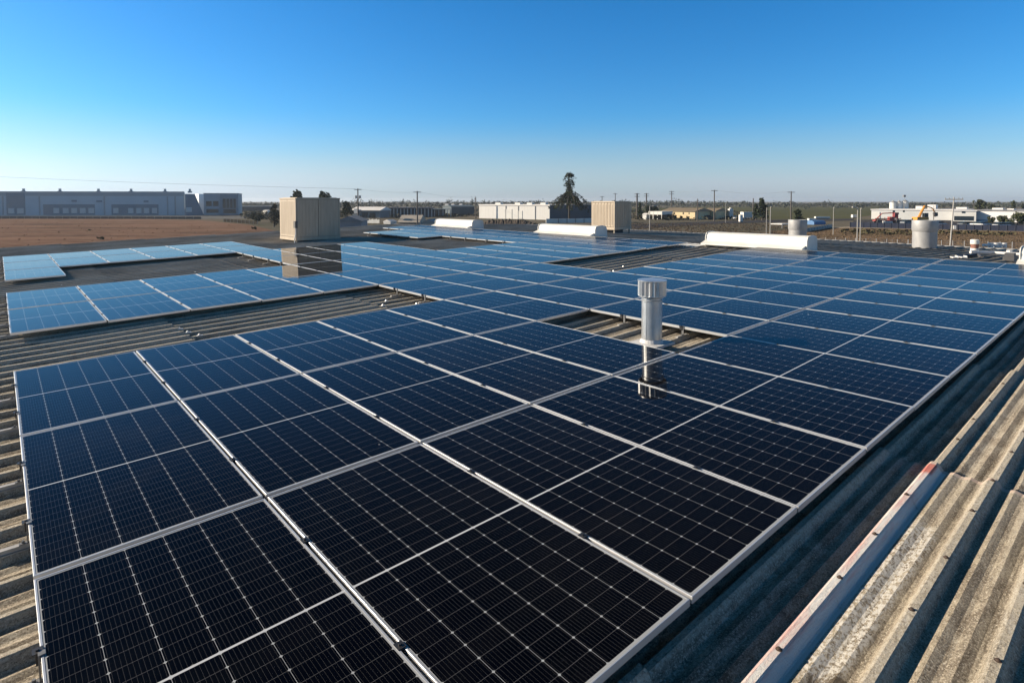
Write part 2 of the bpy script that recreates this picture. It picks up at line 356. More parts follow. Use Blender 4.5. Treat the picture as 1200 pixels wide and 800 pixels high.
# ------------------------------------------------------------------ solar panels
PW, PL, TH = 1.134, 2.312, .035
CP, PJ0, PJ1 = 1.154, 2.346, 2.372
def glass_material(dusty=False):
    m, t, b = nt('dusty_cell_glass' if dusty else 'solar_cell_glass'); oc = ocoord(t)
    sep = N(t, 'ShaderNodeSeparateXYZ'); t.links.new(oc, sep.inputs[0]); X, Y = sep.outputs[0], sep.outputs[1]
    px_, py_, mid_ = .1835, .0940, .0065
    tx = math_(t, 'DIVIDE', math_(t, 'ADD', X, 3 * px_), px_)
    fx = math_(t, 'ABSOLUTE', math_(t, 'SUBTRACT', math_(t, 'FRACT', tx), .5))              # .5 on a column joint
    ay = math_(t, 'SUBTRACT', math_(t, 'ABSOLUTE', Y), mid_)
    ty = math_(t, 'DIVIDE', ay, py_)
    fy = math_(t, 'ABSOLUTE', math_(t, 'SUBTRACT', math_(t, 'FRACT', ty), .5))
    ex = math_(t, 'MULTIPLY', math_(t, 'SUBTRACT', .5, fx), px_)                            # metres to joints
    ey = math_(t, 'MULTIPLY', math_(t, 'SUBTRACT', .5, fy), py_)
    lx = math_(t, 'LESS_THAN', ex, .0009); ly = math_(t, 'LESS_THAN', ey, .0008)
    dia = math_(t, 'LESS_THAN', math_(t, 'ADD', ex, ey), .0082)
    midl = math_(t, 'LESS_THAN', ay, .0)
    outx = math_(t, 'GREATER_THAN', math_(t, 'ABSOLUTE', X), 3 * px_); outy = math_(t, 'GREATER_THAN', ty, 12.)
    gapm = math_(t, 'MAXIMUM', math_(t, 'MAXIMUM', lx, dia), math_(t, 'MAXIMUM', outx, outy))
    inside = math_(t, 'SUBTRACT', 1., math_(t, 'MAXIMUM', midl, math_(t, 'MAXIMUM', outx, outy)))
    bus = math_(t, 'LESS_THAN', math_(t, 'ABSOLUTE', math_(t, 'SUBTRACT', math_(t, 'FRACT', math_(t, 'MULTIPLY', tx, 10.)), .5)), .021)
    bus = math_(t, 'MULTIPLY', bus, inside)
    oi = N(t, 'ShaderNodeObjectInfo'); rn = oi.outputs['Random']
    cell = mix(t, rn, (.0006, .0008, .0022), (.0010, .0014, .0034))
    c = mix(t, math_(t, 'MULTIPLY', bus, .7), cell, (.075, .075, .075))
    c = mix(t, math_(t, 'MULTIPLY', ly, .85), c, (.10, .10, .105))
    c = mix(t, gapm, c, (.28, .29, .30)); c = mix(t, midl, c, (.42, .43, .45))
    # thin film of dust, patchier on some panels
    v2 = N(t, 'ShaderNodeVectorMath', operation='ADD'); t.links.new(oc, v2.inputs[0]); t.links.new(oi.outputs['Location'], v2.inputs[1])
    du = ramp(t, noise(t, v2.outputs[0], 1.6, 6, .7, .6), .45, .8)
    c = mix(t, math_(t, 'MULTIPLY', math_(t, 'MULTIPLY', du, rn), .014), c, (.5, .46, .4))
    spk = ramp(t, noise(t, v2.outputs[0], 9., 2, .4), .80, .83)                     # rare bird lime and dried spots
    c = mix(t, math_(t, 'MULTIPLY', spk, .7), c, (.5, .5, .47))
    t.links.new(c, b.inputs['Base Color'])
    dp = N(t, 'ShaderNodeVectorMath', operation='DOT_PRODUCT'); t.links.new(oi.outputs['Location'], dp.inputs[0]); dp.inputs[1].default_value = tuple(Uv)
    far = ramp(t, dp.outputs['Value'], Ov.dot(Uv) + 10, Ov.dot(Uv) + 17)      # dirtier towards the ridge
    t.links.new(math_(t, 'ADD', math_(t, 'MULTIPLY', math_(t, 'MULTIPLY', far, far), .24), math_(t, 'ADD', .03, math_(t, 'MULTIPLY', du, .05))), b.inputs['Roughness'])
    b.inputs['IOR'].default_value = 1.5; b.inputs['Specular IOR Level'].default_value = .045
    return m
MGLASS = glass_material()
MALU = paint('anodised_aluminium', (.58, .58, .58), (.48, .485, .49), 2, .38, .55)
MBLK = paint('black_clamp_metal', (.018, .018, .02), (.03, .03, .032), 9, .45, .2)
MRAIL = paint('mill_aluminium', (.42, .41, .39), (.3, .29, .275), 5, .55, .3)
def panel_meshes():
    hx, hy, lip = PW / 2, PL / 2, .0092
    f = MB()
    out = [(-hx, -hy), (hx, -hy), (hx, hy), (-hx, hy)]; inn = [(-hx + lip, -hy + lip), (hx - lip, -hy + lip), (hx - lip, hy - lip), (-hx + lip, hy - lip)]
    e = .0012
    o2 = [(x - math.copysign(e, x), y - math.copysign(e, y)) for x, y in out]
    for i in range(4):
        j = (i + 1) % 4
        f.face([(*o2[i], 0), (*o2[j], 0), (*inn[j], 0), (*inn[i], 0)])
        f.face([(*out[i], -e), (*out[j], -e), (*o2[j], 0), (*o2[i], 0)])
        f.face([(*out[i], -TH), (*out[j], -TH), (*out[j], -e), (*out[i], -e)])
        f.face([(*inn[i], 0), (*inn[j], 0), (*inn[j], -.006), (*inn[i], -.006)])
        i2 = [(x - math.copysign(.022, x), y - math.copysign(.022, y)) for x, y in inn]
        f.face([(*out[i], -TH), (*i2[i], -TH), (*i2[j], -TH), (*out[j], -TH)])
    fm = f.data('frame', MALU, fix=False)
    gl = MB(); a, b = hx - lip + .004, hy - lip + .004
    gl.face([(-a, -b, -.0022), (a, -b, -.0022), (a, b, -.0022), (-a, b, -.0022)])
    gl.mi = 1; gl.face([(-a, -b, -.0072), (-a, b, -.0072), (a, b, -.0072), (a, -b, -.0072)])
    gm = gl.data('cell_glass', [MGLASS, paint('white_backsheet', (.6, .6, .6))], fix=False)
    c = MB()
    c.box(-.019, .019, -.022, .022, .001, .0055); c.tube((0, 0, .005), (0, 0, .012), .0075, n=6); c.box(-.008, .008, -.02, .02, -.05, .001)
    cm = c.data('clamp', MBLK)
    return fm, gm, cm
FM, GM, CM = panel_meshes()
def vrow(j): return j * (PJ0 if j >= 0 else PJ1)
rows = {0: list(range(15)), 1: [i for i in range(15) if i != 5], 2: list(range(15)), -1: [5, 6, 7, 8], -2: list(range(15)), -3: list(range(15)),
        -4: [5, 6, 7, 8, 12, 13, 14], -5: [0, 5, 6, 7, 8, 12, 13, 14], -6: [0, 1, 2, 3, 4, 5, 11, 12, 13, 14], -7: [0, 1, 2, 3, 4, 5, 11, 12, 13, 14], -8: [13, 14]}
rname = {2: 'first', 1: 'second', 0: 'third', -1: 'fourth', -2: 'fifth', -3: 'sixth', -4: 'seventh', -5: 'eighth', -6: 'ninth', -7: 'tenth', -8: 'eleventh'}
ordn = ['nearest', 'second', 'third', 'fourth', 'fifth', 'sixth', 'seventh', 'eighth', 'ninth', 'tenth', 'eleventh', 'twelfth', 'thirteenth', 'fourteenth', 'fifteenth']
present = {(i, j) for j in rows for i in rows[j]}
proto = None
def panel_center(i, j): return i * CP + CP / 2, vrow(j) + (PJ0 if j >= 0 else PJ1) / 2
for j in sorted(rows, reverse=True):
    for n, i in enumerate(rows[j]):
        u, v = panel_center(i, j); pr = random.Random(i * 101 + j * 17)
        M = RM @ Matrix.Translation((u, -v, pr.uniform(-.0015, .0015))) @ Matrix.Rotation(R(pr.gauss(0, .1)), 4, 'X') @ Matrix.Rotation(R(pr.gauss(0, .1) - (.9 if i >= 12 else 0)), 4, 'Y')
        last = n == len(rows[j]) - 1
        nm = 'farthest' if last else ordn[n]
        lab = 'dark solar panel, %s from the near end of the %s row from the right' % (nm if not last else 'last', rname[j])
        if n == 0: lab = 'dark solar panel at the near end of the %s row from the right' % rname[j]
        if last: lab = 'dark solar panel at the far end of the %s row from the right' % rname[j]
        if proto is None:
            proto = empty('solar_panel', M, lab, 'solar panel', 'solar panels laid across the roof')
            link('frame', FM, proto); link('cell_glass', GM, proto)
            for y in (PL / 2 - .62, PL / 2 - 1.64):
                cl = link('clamp', CM, proto); cl.location = (-PW / 2 - .010, y, 0)
        else:
            copy_tree(proto, M, lab)
# short rails carrying the edges that face us
rl = MB()
rl.box(-.15, .09, -.018, .018, -.141, -.116); rl.box(-.15, .09, -.032, .032, -.146, -.141)
RAILM = rl.data('rail', MRAIL)
ft = MB(); ft.box(-.012, -.0055, -.016, .016, -.112, .0035); ft.box(-.0055, .014, -.016, .016, .0006, .0035); ft.box(-.05, -.0055, -.016, .016, -.116, -.112); ft.tube((-.03, 0, -.112), (-.03, 0, -.098), .008, n=6)
FOOTM = ft.data('end_bracket', paint('bracket_grey', (.2, .2, .2), (.12, .12, .12), 8, .5, .4))
edge_lab = {}
rail0 = None
cnt = {}
def rail_name(i, j):
    if i == 0: return 'near end of panel row %s from the right' % rname[j]
    if j == 1: return 'panel beyond the vent pipe opening'
    if j == -1: return 'panels ending the bare walkway'
    return 'far block of panel row %s from the right' % rname[j]
for (i, j) in sorted(present, key=lambda q: (q[0], -q[1])):
    if (i - 1, j) in present: continue
    u, v = panel_center(i, j)
    for s, (dv, side) in enumerate(((-.50, 'left'), (.52, 'right'))):
        M = RM @ Matrix.Translation((i * CP + .012, -(v + dv), 0))
        vv = v + dv; kk = round((vv - RP0) / RPITCH); M = RM @ Matrix.Translation((i * CP + .012, -(RP0 + kk * RPITCH), 0))
        lab = '%s short rail under the %s' % (side, rail_name(i, j))
        if rail0 is None:
            rail0 = empty('mounting_rail', M, lab, 'rail', 'short rails under panel edges'); link('rail', RAILM, rail0); link('end_bracket', FOOTM, rail0)
        else: copy_tree(rail0, M, lab)
# loose roof feet left standing on bare ribs of the walkway
fo = MB(); fo.box(-.06, .06, -.03, .03, .001, .006); fo.prism([(-.035, .006), (-.02, .034), (.0, .038), (.03, .006)], 1, -.016, .016); fo.tube((-.045, 0, .006), (-.045, 0, .016), .009, n=6); fo.tube((.045, 0, .006), (.045, 0, .016), .009, n=6)
fo.v = [(x * .7, y * .7, z * .8) for x, y, z in fo.v]
footm = fo.data('roof_anchor', paint('bright_foot_metal', (.78, .77, .74), (.66, .65, .62), 6, .4, .3))
feet = [(1.68, -3, 'first'), (2.0, -3, 'x'), (1.72, -2, 'y'), (2.1, -2, 'x'), (1.75, -1, 'y')]
fk = []
for (u, v) in ((1.70, -1.63), (1.98, -1.63), (1.78, -1.30), (2.02, -1.30), (1.86, -.96), (2.10, -.96), (5.35, -1.3), (5.6, -.63), (5.1, -.96), (5.65, -.30),
               (1.0, -8.6), (3.8, -8.6), (4.5, -8.3), (4.3, -8.0), (4.9, -7.7), (9.6, -9.5), (10.0, -8.6), (10.8, -8.3), (11.4, -8.0), (12.0, -.96), (11.2, -.63), (10.6, -1.3)):
    kk = round((v - RP0) / RPITCH); fk.append((u, RP0 + kk * RPITCH))
place = lambda u, v: ('in the walkway between the left panel blocks' if u < 3 and v > -3 else 'at the far end of the left walkway' if v > -3 and u < 7 else
                      'in the bare gap behind the left block' if u < 7 else 'in the gap before the middle ridge vent' if v < -3 else 'in the gap before the rightmost long ridge vent')
cn = {}
for (u, v) in fk:
    pl = place(u, v); cn[pl] = cn.get(pl, 0) + 1
    o = link('roof_anchor', footm); o.matrix_world = RM @ Matrix.Translation((u, -v, HCREST))
    tag(o, 'small bright metal anchor on a rib ' + pl, 'anchor', 'metal anchors ' + pl)

# ------------------------------------------------------------------ roof equipment
MZINC = paint('galvanised_steel', (.56, .57, .575), (.42, .43, .44), 7, .34, .75, .05)
MZINCD = paint('dull_galvanised_steel', (.30, .30, .295), (.22, .22, .22), 4, .6, .2)
def vent_pipe():
    r = empty('vent_pipe', stand(6.125, 4.09, HCREST - RH + .085), 'slender galvanised vent pipe with fluted cap rising through the gap in the panels', 'vent pipe')
    m = MB(); m.lathe([(.128, .04), (.128, .52), (.128, .63)], 28); m.box(-.131, -.126, -.012, .012, .08, .62); p = m.build('pipe', MZINC, r, smooth=True)
    m = MB(); m.lathe([(.132, .585), (.139, .590), (.139, .604), (.132, .609)], 28, cap=False); m.build('band', MZINC, r, smooth=True)
    m = MB(); n = 20; pr_ = []
    for k in range(n * 2):
        q = math.pi * k / n; rr = .178 if k % 2 else .158; pr_.append((rr * math.cos(q), rr * math.sin(q)))
    m.prism(pr_, 2, .655, .845); c = m.build('cap', MZINC, r)
    m = MB(); m.lathe([(.182, .842), (.182, .851), (.1, .857), (.01, .860)], 28); m.build('cap_lid', MZINC, c, smooth=True)
    m = MB(); m.lathe([(.150, .64), (.172, .648), (.172, .66), (.150, .66)], 28, cap=False); m.build('cap_rim', MZINC, c, smooth=True)
    m = MB(); m.lathe([(.155, .0), (.150, .06), (.131, .105)], 24, cap=False)
    m.box(-.22, .22, -.2, .2, .03, .06); m.build('flashing', paint('sealant_flashing', (.5, .5, .49), (.36, .35, .34), 12, .7, 0, .5), r)
vent_pipe()
def ridge_vent(v0, length, label):
    r = empty('ridge_vent', stand(URIDGE, v0 + length / 2, HCREST + .0), label, 'ridge vent', 'white ridge vents along the roof ridge')
    L = length / 2; W = .34
    mw = MWHITE
    out = [(-.43, .02), (-.43, .075), (-W, .09), (-W - .02, .18), (-W, .35), (-W + .07, .445), (-.1, .475), (.1, .475), (W - .07, .445), (W, .35), (W + .02, .18), (W, .09), (.43, .075), (.43, .02)]
    m = MB(); m.prism([(x, z) for x, z in out], 1, -L, L); b = m.build('hood', mw, r)
    for s in (-1, 1):
        m = MB(); sc = 1.02
        po = [(-W - .035, .10), (-W - .035, .33), (-W + .04, .46), (-.1, .495), (.1, .495), (W - .04, .46), (W + .035, .33), (W + .035, .10), (.2, .06), (-.2, .06)]
        m.prism(po, 1, s * L, s * (L + .02)); m.build('end_plate', mw, r)
    m = MB(); m.prism([(-.62, .07), (-.62, .115), (-.35, .20), (-.35, .07)], 1, -L + .02, L + .04); m.build('base_flashing', mw, r)
MWHITE = paint('white_paint', (.66, .645, .60), (.52, .505, .46), 1.6, .6, 0, .15)
ridge_vent(-18.44, 3.30, 'white ridge vent farthest left along the ridge, beyond the left panels')
ridge_vent(-10.31, 3.29, 'white ridge vent in front of the lone drooping tree')
ridge_vent(-2.11, 3.29, 'long white ridge vent right of the centre, before the shorter grey stack')
ridge_vent(6.02, 3.3, 'white ridge vent cut off by the right edge of the photo')
# white painted, scalloped ridge flashing left of the long vent
m = MB()
for k in range(6):
    v = -3.95 + k * RPITCH; uvbox(m, URIDGE - .95, URIDGE - .02, v - .12, v + .12, HCREST + .004, HCREST + .03); uvbox(m, URIDGE - 1.02, URIDGE - .95, v - .06, v + .06, HCREST - .03, HCREST + .024)
o = m.build('ridge_flashing', MWHITE); o.data.transform(Matrix.Translation((-URIDGE, -3.0, 0))); o.matrix_world = RM @ Matrix.Translation((URIDGE, 3.0, 0))
tag(o, 'white painted scalloped ridge flashing running left from the long ridge vent', 'flashing')

MTAN = paint('tan_metal_paint', (.42, .345, .255), (.345, .28, .205), 5, .6, 0, .12, (1.6, 1.6, .2))
MTAND = paint('tan_metal_dark', (.3, .26, .2), (.22, .19, .15), 3, .7)
MDARK = paint('dark_steel', (.05, .05, .055), (.08, .075, .07), 5, .6)
def cooler(M, lx, ly, h, nu, nv, label, conduit, extra=()):
    """box cooler: near corner (min u, max v) at the origin; local x along u, local y towards -v"""
    r = empty('rooftop_cooler', M, label, 'cooler', 'tan box coolers on the roof'); z0 = .17
    m = MB(); m.box(.03, lx - .03, .03, ly - .03, z0 + .02, h - .01); m.build('body', MTAND, r)  # body in a darker tan, so the seams between side panels read dark
    m = MB(); m.box(-.01, lx + .01, -.01, ly + .01, h - .05, h); m.box(.1, lx - .1, .1, ly - .1, h, h + .018); m.build('lid', MTAN, r)
    m = MB(); m.box(-.008, lx + .008, -.008, ly + .008, z0, z0 + .13); m.build('water_pan', MTAN, r)
    for x in (0, lx - .05):
        for y in (0, ly - .05): m = MB(); m.box(x, x + .05, y, y + .05, z0 + .13, h - .05); m.build('corner_post', MTAN, r)
    def face(n, L, conv, name='side_panel'):
        wd = (L - .1) / n
        for k in range(n):
            a = .05 + k * wd; m = MB(); conv(m, a + .012, a + wd - .012, -.002, .022, z0 + .15, h - .07)
            q = 6 if n < 4 else 2
            for i in range(q):                      # pressed louvre strips
                c = a + .05 + (wd - .1) * (i + .5) / q; conv(m, c - .014, c + .014, -.010, .0, z0 + .22, h - .14)
            m.build(name, MTAN, r)
    face(nv, ly, lambda m, a, b, p, q, z0, z1: m.box(p, q, a, b, z0, z1))
    face(nv, ly, lambda m, a, b, p, q, z0, z1: m.box(lx - q, lx - p, a, b, z0, z1))
    face(nu, lx, lambda m, a, b, p, q, z0, z1: m.box(a, b, p, q, z0, z1))
    face(nu, lx, lambda m, a, b, p, q, z0, z1: m.box(a, b, ly - q, ly - p, z0, z1))
    for x in (.05, lx - .11):
        for y in (.05, ly - .11):
            m = MB(); m.box(x, x + .05, y, y + .05, -.03, z0); m.box(x - .03, x + .08, y - .03, y + .08, -.035, -.02); m.build('leg', MTAND, r)
    m = MB(); m.box(.3, lx - .3, .3, ly - .3, -.05, z0); m.build('duct', MDARK, r)
    if conduit:
        m = MB(); m.box(-.10, .0, -.20, -.02, .70, .98); m.build('switch_box', MDARK, r)
        m = MB(); m.tube((-.04, -.09, .72), (-.04, -.09, .45), .026); m.tube((-.04, -.09, .45), (-.10, -.12, .25), .026); m.tube((-.10, -.12, .25), (-.10, -.12, -.04), .026)
        m.build('conduit', paint('pale_conduit', (.6, .57, .5), (.45, .43, .4), 8), r)
cooler(stand(9.12, -15.50, HCREST - RH - .05), 1.93, 1.78, 1.93, 2, 2, 'weathered tan box cooler at the left, its sunlit side facing the panels', True)
cooler(stand(22.9, -10.02, hroof(22.9) + .05), 1.35, 1.5, 1.58, 7, 7, 'tan box cooler with narrow upright louvres beyond the ridge, near the lone tree', False)

def stack(u, v, d, h, label, split):
    r = empty('exhaust_stack', stand(u, v, hroof(u)), label, 'exhaust stack', 'wide grey exhaust stacks on the far roof slope')
    q = d / 2
    m = MB(); m.lathe([(q * .94, -.05), (q * .94, h * split)], 32, cap=False); m.build('lower_drum', MZINCD, r, smooth=True)
    m = MB(); m.lathe([(q * .94, h * split - .02), (q, h * split + .03), (q, h - .012), (q * .985, h), (q * .90, h), (q * .90, h * .6)], 32, cap=False); m.build('collar', MZINCD, r, smooth=True)
    m = MB(); m.lathe([(0.001, h * .55), (q * .93, h * .55)], 32, cap=False); m.build('damper', MDARK, r)
    m = MB(); m.box(-q * 1.25, q * 1.25, -q * 1.25, q * 1.25, -.06, .03); m.build('curb', MTAND, r)
stack(23.4, -1.38, .68, .98, 'shorter grey exhaust stack behind the long white ridge vent', .62)
stack(26.3, 2.10, .84, 1.08, 'wider grey exhaust stack with stepped collar, right of the ridge vent', .62)

# bits and pieces at the far right
def onroof(px, py):
    """point of the far slope met by a sight line"""
    d = ray(px, py); n = (Nv + Uv * FSL).normalized(); p0 = roofpt(URIDGE, 0, HCREST - RH)
    t = (p0 - Vector((0, 0, HC))).dot(n) / d.dot(n); q = Vector((0, 0, HC)) + d * t - Ov
    return q.dot(Uv), q.dot(Vv)
u, v = onroof(1142, 295)
r = empty('roof_fan', stand(u, v), 'small white and rusty drum fan on the far roof right of the wider stack', 'fan')
m = MB(); m.lathe([(.13, -.05), (.13, .13)], 16, cap=False); m.build('base', MWHITE, r, smooth=True)
m = MB(); m.lathe([(.115, .13), (.12, .27)], 16, cap=False); m.build('drum', paint('rusted_drum', (.16, .06, .05), (.25, .12, .08), 8, .8), r, smooth=True)
m = MB(); m.lathe([(.12, .27), (.135, .28), (.135, .42), (.1, .44)], 16); m.build('cap', MWHITE, r, smooth=True)
MPVC = paint('white_pvc', (.58, .57, .55), (.48, .47, .45), 5, .4)
def run(name, pts, rad, label, cat, mat, fittings=()):
    P = [Vector(p) for p in pts]; r = empty(name, P[0], label, cat); m = MB(); o = P[0]
    for a, b in zip(P[:-1], P[1:]): m.tube(a - o, b - o, rad)
    m.build('pipe', mat, r)
    for f in fittings:
        m = MB(); f = Vector(f) - o; m.tube(f - Vector((0, 0, rad * 1.8)), f + Vector((0, 0, rad * 1.8)), rad * 1.8, n=10); m.build('fitting', mat, r)
    return r
def rp(px, py, up=.1):
    u, v = onroof(px, py); return roofpt(u, v, hroof(u) + up)
run('white_pipe', [rp(1137, 300, .12), rp(1165, 300.5, .12), rp(1196, 302.5, .12)], .045, 'long white pipe lying across the roof toward the right edge vent', 'pipe', MPVC, [rp(1183, 301.5, .14)])
a, b = rp(1152, 293.5, .2), rp(1177, 293.5, .2)
run('valve_manifold', [a, b], .05, 'white pipe fitting with stubby valves lying beside the small drum fan', 'pipe fitting', MPVC, [a.lerp(b, .35), a.lerp(b, .6), a.lerp(b, .98), a.lerp(b, .75)])
run('grey_pipe', [rp(1120, 303, .08), rp(1146, 302, .10), rp(1150, 304, .06)], .04, 'dark hose bent beside the white pipe on the roof', 'hose', MDARK)
for px, py in ((1118, 304.2), (1128, 304)):
    u, v = onroof(px, py); o = link('cut_sheet', None) if False else None
    m = MB(); m.box(-.13, .13, -.06, .06, .0, .03); m.box(-.13, .13, -.075, -.06, .0, .06); o = m.build('metal_offcut', MPVC); o.matrix_world = stand(u, v, hroof(u) + RH, .5)
    tag(o, 'bright metal offcut lying just behind the far panel edge, %s of two' % ('left' if px < 1120 else 'right'), 'offcut', 'metal offcuts behind the far panels')
u, v = onroof(1184, 307)
m = MB(); m.box(-.3, .3, -.12, .12, .0, .12); m.box(-.2, .1, -.1, .1, .12, .2); o = m.build('black_toolbag', MDARK); o.matrix_world = stand(u, v, hroof(u) + RH)
tag(o, 'small black bag lying on the roof under the white pipe', 'bag')
exec_more = True

# ------------------------------------------------------------------ surroundings: foliage
def leaf_mat(name, a, b):
    m, t, bs = nt(name); oi = N(t, 'ShaderNodeObjectInfo'); v = ocoord(t)
    t.links.new(mix(t, ramp(t, noise(t, v, 1.1, 3), .35, .65), a, b), bs.inputs['Base Color']); bs.inputs['Roughness'].default_value = .8
    bs.inputs['Specular IOR Level'].default_value = .05; return m
ML1 = leaf_mat('dull_leaves', (.045, .055, .028), (.075, .08, .042))
ML2 = leaf_mat('dark_leaves', (.028, .038, .024), (.05, .06, .034))
ML3 = leaf_mat('dry_leaves', (.09, .075, .045), (.06, .055, .035))
MBARK = paint('bark', (.11, .085, .065), (.07, .055, .045), 4, .95)
def leaves(mb, c, rad, n, size, r, flat=1.):
    for _ in range(n):
        d = Vector((r.gauss(0, 1), r.gauss(0, 1), r.gauss(0, 1))).normalized() * (r.random() ** .45)
        p = Vector(c) + Vector((d.x * rad[0], d.y * rad[1], d.z * rad[2]))
        a = Vector((r.gauss(0, 1), r.gauss(0, 1), r.gauss(0, .7))).normalized(); b = a.cross(Vector((r.gauss(0, 1), r.gauss(0, 1), r.gauss(0, 1)))).normalized()
        s = size * r.uniform(.6, 1.4); mb.face([p - a * s, p + b * s * .6, p + a * s, p - b * s * .6])
def crown_mesh(seed, kind):
    """unit tree, about 1 high"""
    r = random.Random(seed); m = MB(); t = MB()
    if kind == 'round':
        t.tube((0, 0, 0), (0, 0, .45), .035, .02, 7)
        for k in range(13):
            q = r.uniform(0, 6.28); d = r.uniform(.05, .30) if k > 2 else .06; z = r.uniform(.42, .84) if k > 2 else .82; rr = r.uniform(.11, .2)
            c = (d * math.cos(q), d * math.sin(q), z); leaves(m, c, (rr, rr, rr * .8), 110, .046, r); t.tube((0, 0, .35), c, .014, .005, 5)
    elif kind == 'tall':
        t.tube((0, 0, 0), (0, 0, .8), .03, .01, 7)
        for k in range(12):
            z = .2 + .75 * k / 12; q = r.uniform(0, 6.28); d = r.uniform(.0, .13) * (1.2 - z); rr = .05 + .15 * (1.05 - z)
            leaves(m, (d * math.cos(q), d * math.sin(q), z), (rr, rr, .10), 80, .042, r)
    elif kind == 'low':
        t.tube((0, 0, 0), (0, 0, .4), .05, .03, 6)
        for k in range(12):
            q = r.uniform(0, 6.28); d = r.uniform(.1, .62); z = r.uniform(.25, .75); rr = r.uniform(.16, .28)
            leaves(m, (d * math.cos(q), d * math.sin(q), z), (rr, rr, rr * .8), 170, .06, r)
    elif kind == 'palm':
        t.tube((0, 0, 0), (.01, 0, .86), .018, .014, 7)
        for k in range(26):
            q = r.uniform(0, 6.28); el = r.uniform(-.7, 1.2); pts = []
            for s in range(5):
                a = el - s * .28; pts.append(Vector((math.cos(q) * .03 * s * 1.0, math.sin(q) * .03 * s, .86)) + Vector((0, 0, math.sin(el) * .03 * s - .004 * s * s)))
            sd_ = Vector((-math.sin(q), math.cos(q), 0)) * .018
            for a, b in zip(pts[:-1], pts[1:]): m.face([a - sd_, a + sd_, b + sd_, b - sd_])
    return m, t
TREES = {}
for kd in ('round', 'tall', 'low', 'palm'):
    for s in range(3):
        mm, tt = crown_mesh(s * 13 + len(kd), kd)
        TREES[kd, s] = (mm, tt)
TM = {}
def tree(px, base, top, label, kind='round', D=None, wide=1., mat=None, group='trees around the yards', name='tree', seed=0):
    """trunk and crown; base and top are heights in the photo"""
    mat = mat or ML1
    p = ground(px, base) if D is None else gat(px, D); D_ = p.y; h = hgt(top, D_)
    key = (kind, seed % 3, mat.name)
    if key not in TM:
        mm, tt = TREES[kind, seed % 3]; TM[key] = (mm.data('crown', mat, fix=False), tt.data('trunk', MBARK))
    r = empty(name, Matrix.Translation(p) @ Matrix.Rotation(seed * 1.7, 4, 'Z') @ Matrix.Diagonal((h * wide, h * wide, h, 1)), label, 'tree' if name.endswith('tree') else 'bush', group)
    link('trunk', TM[key][1], r); link('crown', TM[key][0], r)
    return r
# ------------------------------------------------------------------ surroundings: buildings
class Facade:
    """building whose front stands on the ground between two surveyed corners; local x along the front, y away from us"""
    def __init__(s, name, pa, pb, top, depth, label, cat='building', group=None, turn=None):
        if turn is not None:      # pb: photo column of the far corner; the front is turned so that it squarely faces us, plus turn degrees
            mid = math.atan2(pa.x, pa.y) * .5 + math.atan2((pb - 600) / F, 1) * .5 - R(turn)
            dr = Vector((math.cos(mid), -math.sin(mid), 0)); k = (pb - 600) / F / cp; k = at(pb, 250, 100).x / 100
            t = (k * pa.y - pa.x) / (dr.x - k * dr.y); pb = pa + dr * t
        d = (pb - pa); d.z = 0; s.L = d.length; s.ang = math.atan2(d.y, d.x); s.pa = pa; s.depth = depth
        s.M = Matrix.Translation(pa) @ Matrix.Rotation(s.ang, 4, 'Z'); s.Mi = s.M.inverted()
        s.r = empty(name, s.M, label, cat, group); s.H = s.xz((0, 0))[1] if top is None else s.topz(top)
    def topz(s, py): return hgt(py, s.pa.y)
    def xz(s, p):
        o = s.Mi @ Vector((0, 0, HC)); d = s.Mi.to_3x3() @ ray(*p); t = -o.y / d.y; q = o + d * t; return q.x, q.z
    def rect(s, mb, x0, y0, x1, y1, out=.1, inn=.05):
        a = s.xz((x0, y1)); b = s.xz((x1, y0)); mb.box(a[0], b[0], -out, inn, max(a[1], .02), b[1])
    def part(s, name, mat, rects, out=.1, inn=.05, each=False):
        if each:
            for q in rects:
                m = MB(); s.rect(m, *q, out, inn); m.build(name, mat, s.r)
        else:
            m = MB()
            for q in rects: s.rect(m, *q, out, inn)
            return m.build(name, mat, s.r)
    def walls(s, mat, h=None):
        m = MB(); m.box(0, s.L, 0, s.depth, 0, h or s.H); return m.build('wall', mat, s.r)
    def flat_roof(s, mat, o=.3, t=.4):
        m = MB(); m.box(-o, s.L + o, -o, s.depth + o, s.H, s.H + t); return m.build('roof', mat, s.r)
    def gable(s, mat, ridge_h, o=.4, along=True):
        m = MB()
        if along: m.prism([(-o, s.H), (s.depth / 2, s.H + ridge_h), (s.depth + o, s.H), (s.depth + o, s.H - .15), (-o, s.H - .15)], 0, -o, s.L + o)
        else: m.prism([(-o, s.H), (s.L / 2, s.H + ridge_h), (s.L + o, s.H), (s.L + o, s.H - .15), (-o, s.H - .15)], 1, -o, s.depth + o)
        return m.build('roof', mat, s.r)
bl1 = paint('bluegrey_tilt_wall', (.39, .475, .525), (.355, .43, .475), .15, .85)
bl2 = paint('slate_blue_wall', (.14, .20, .25), (.125, .18, .225), .15, .85)
bl3 = paint('mid_blue_wall', (.27, .32, .35), (.25, .29, .32), .15, .85)
dkw = paint('window_glass_dark', (.012, .02, .026), (.016, .024, .03), .3, .25)
MDOOR = paint('dock_door_white', (.52, .52, .50), (.46, .46, .45), .5, .7)
f = Facade('distribution_warehouse', ground(-190, 253.4), ground(217, 252.6), 225.3, 38, 'long blue grey warehouse with dock doors across the red field', 'warehouse')
m = MB(); m.prism([(0, 0), (f.L, 0), (f.L - 34, f.depth), (0, f.depth)], 2, 0, f.H); m.build('wall', bl1, f.r)
f.part('parapet_band', bl3, [(-188, 224.5, 216, 229.5)], .12)
f.part('accent_panel', bl2, [(8, 226, 29, 252)], .16); f.part('accent_panel', bl2, [(-120, 226, -98, 252)], .16)
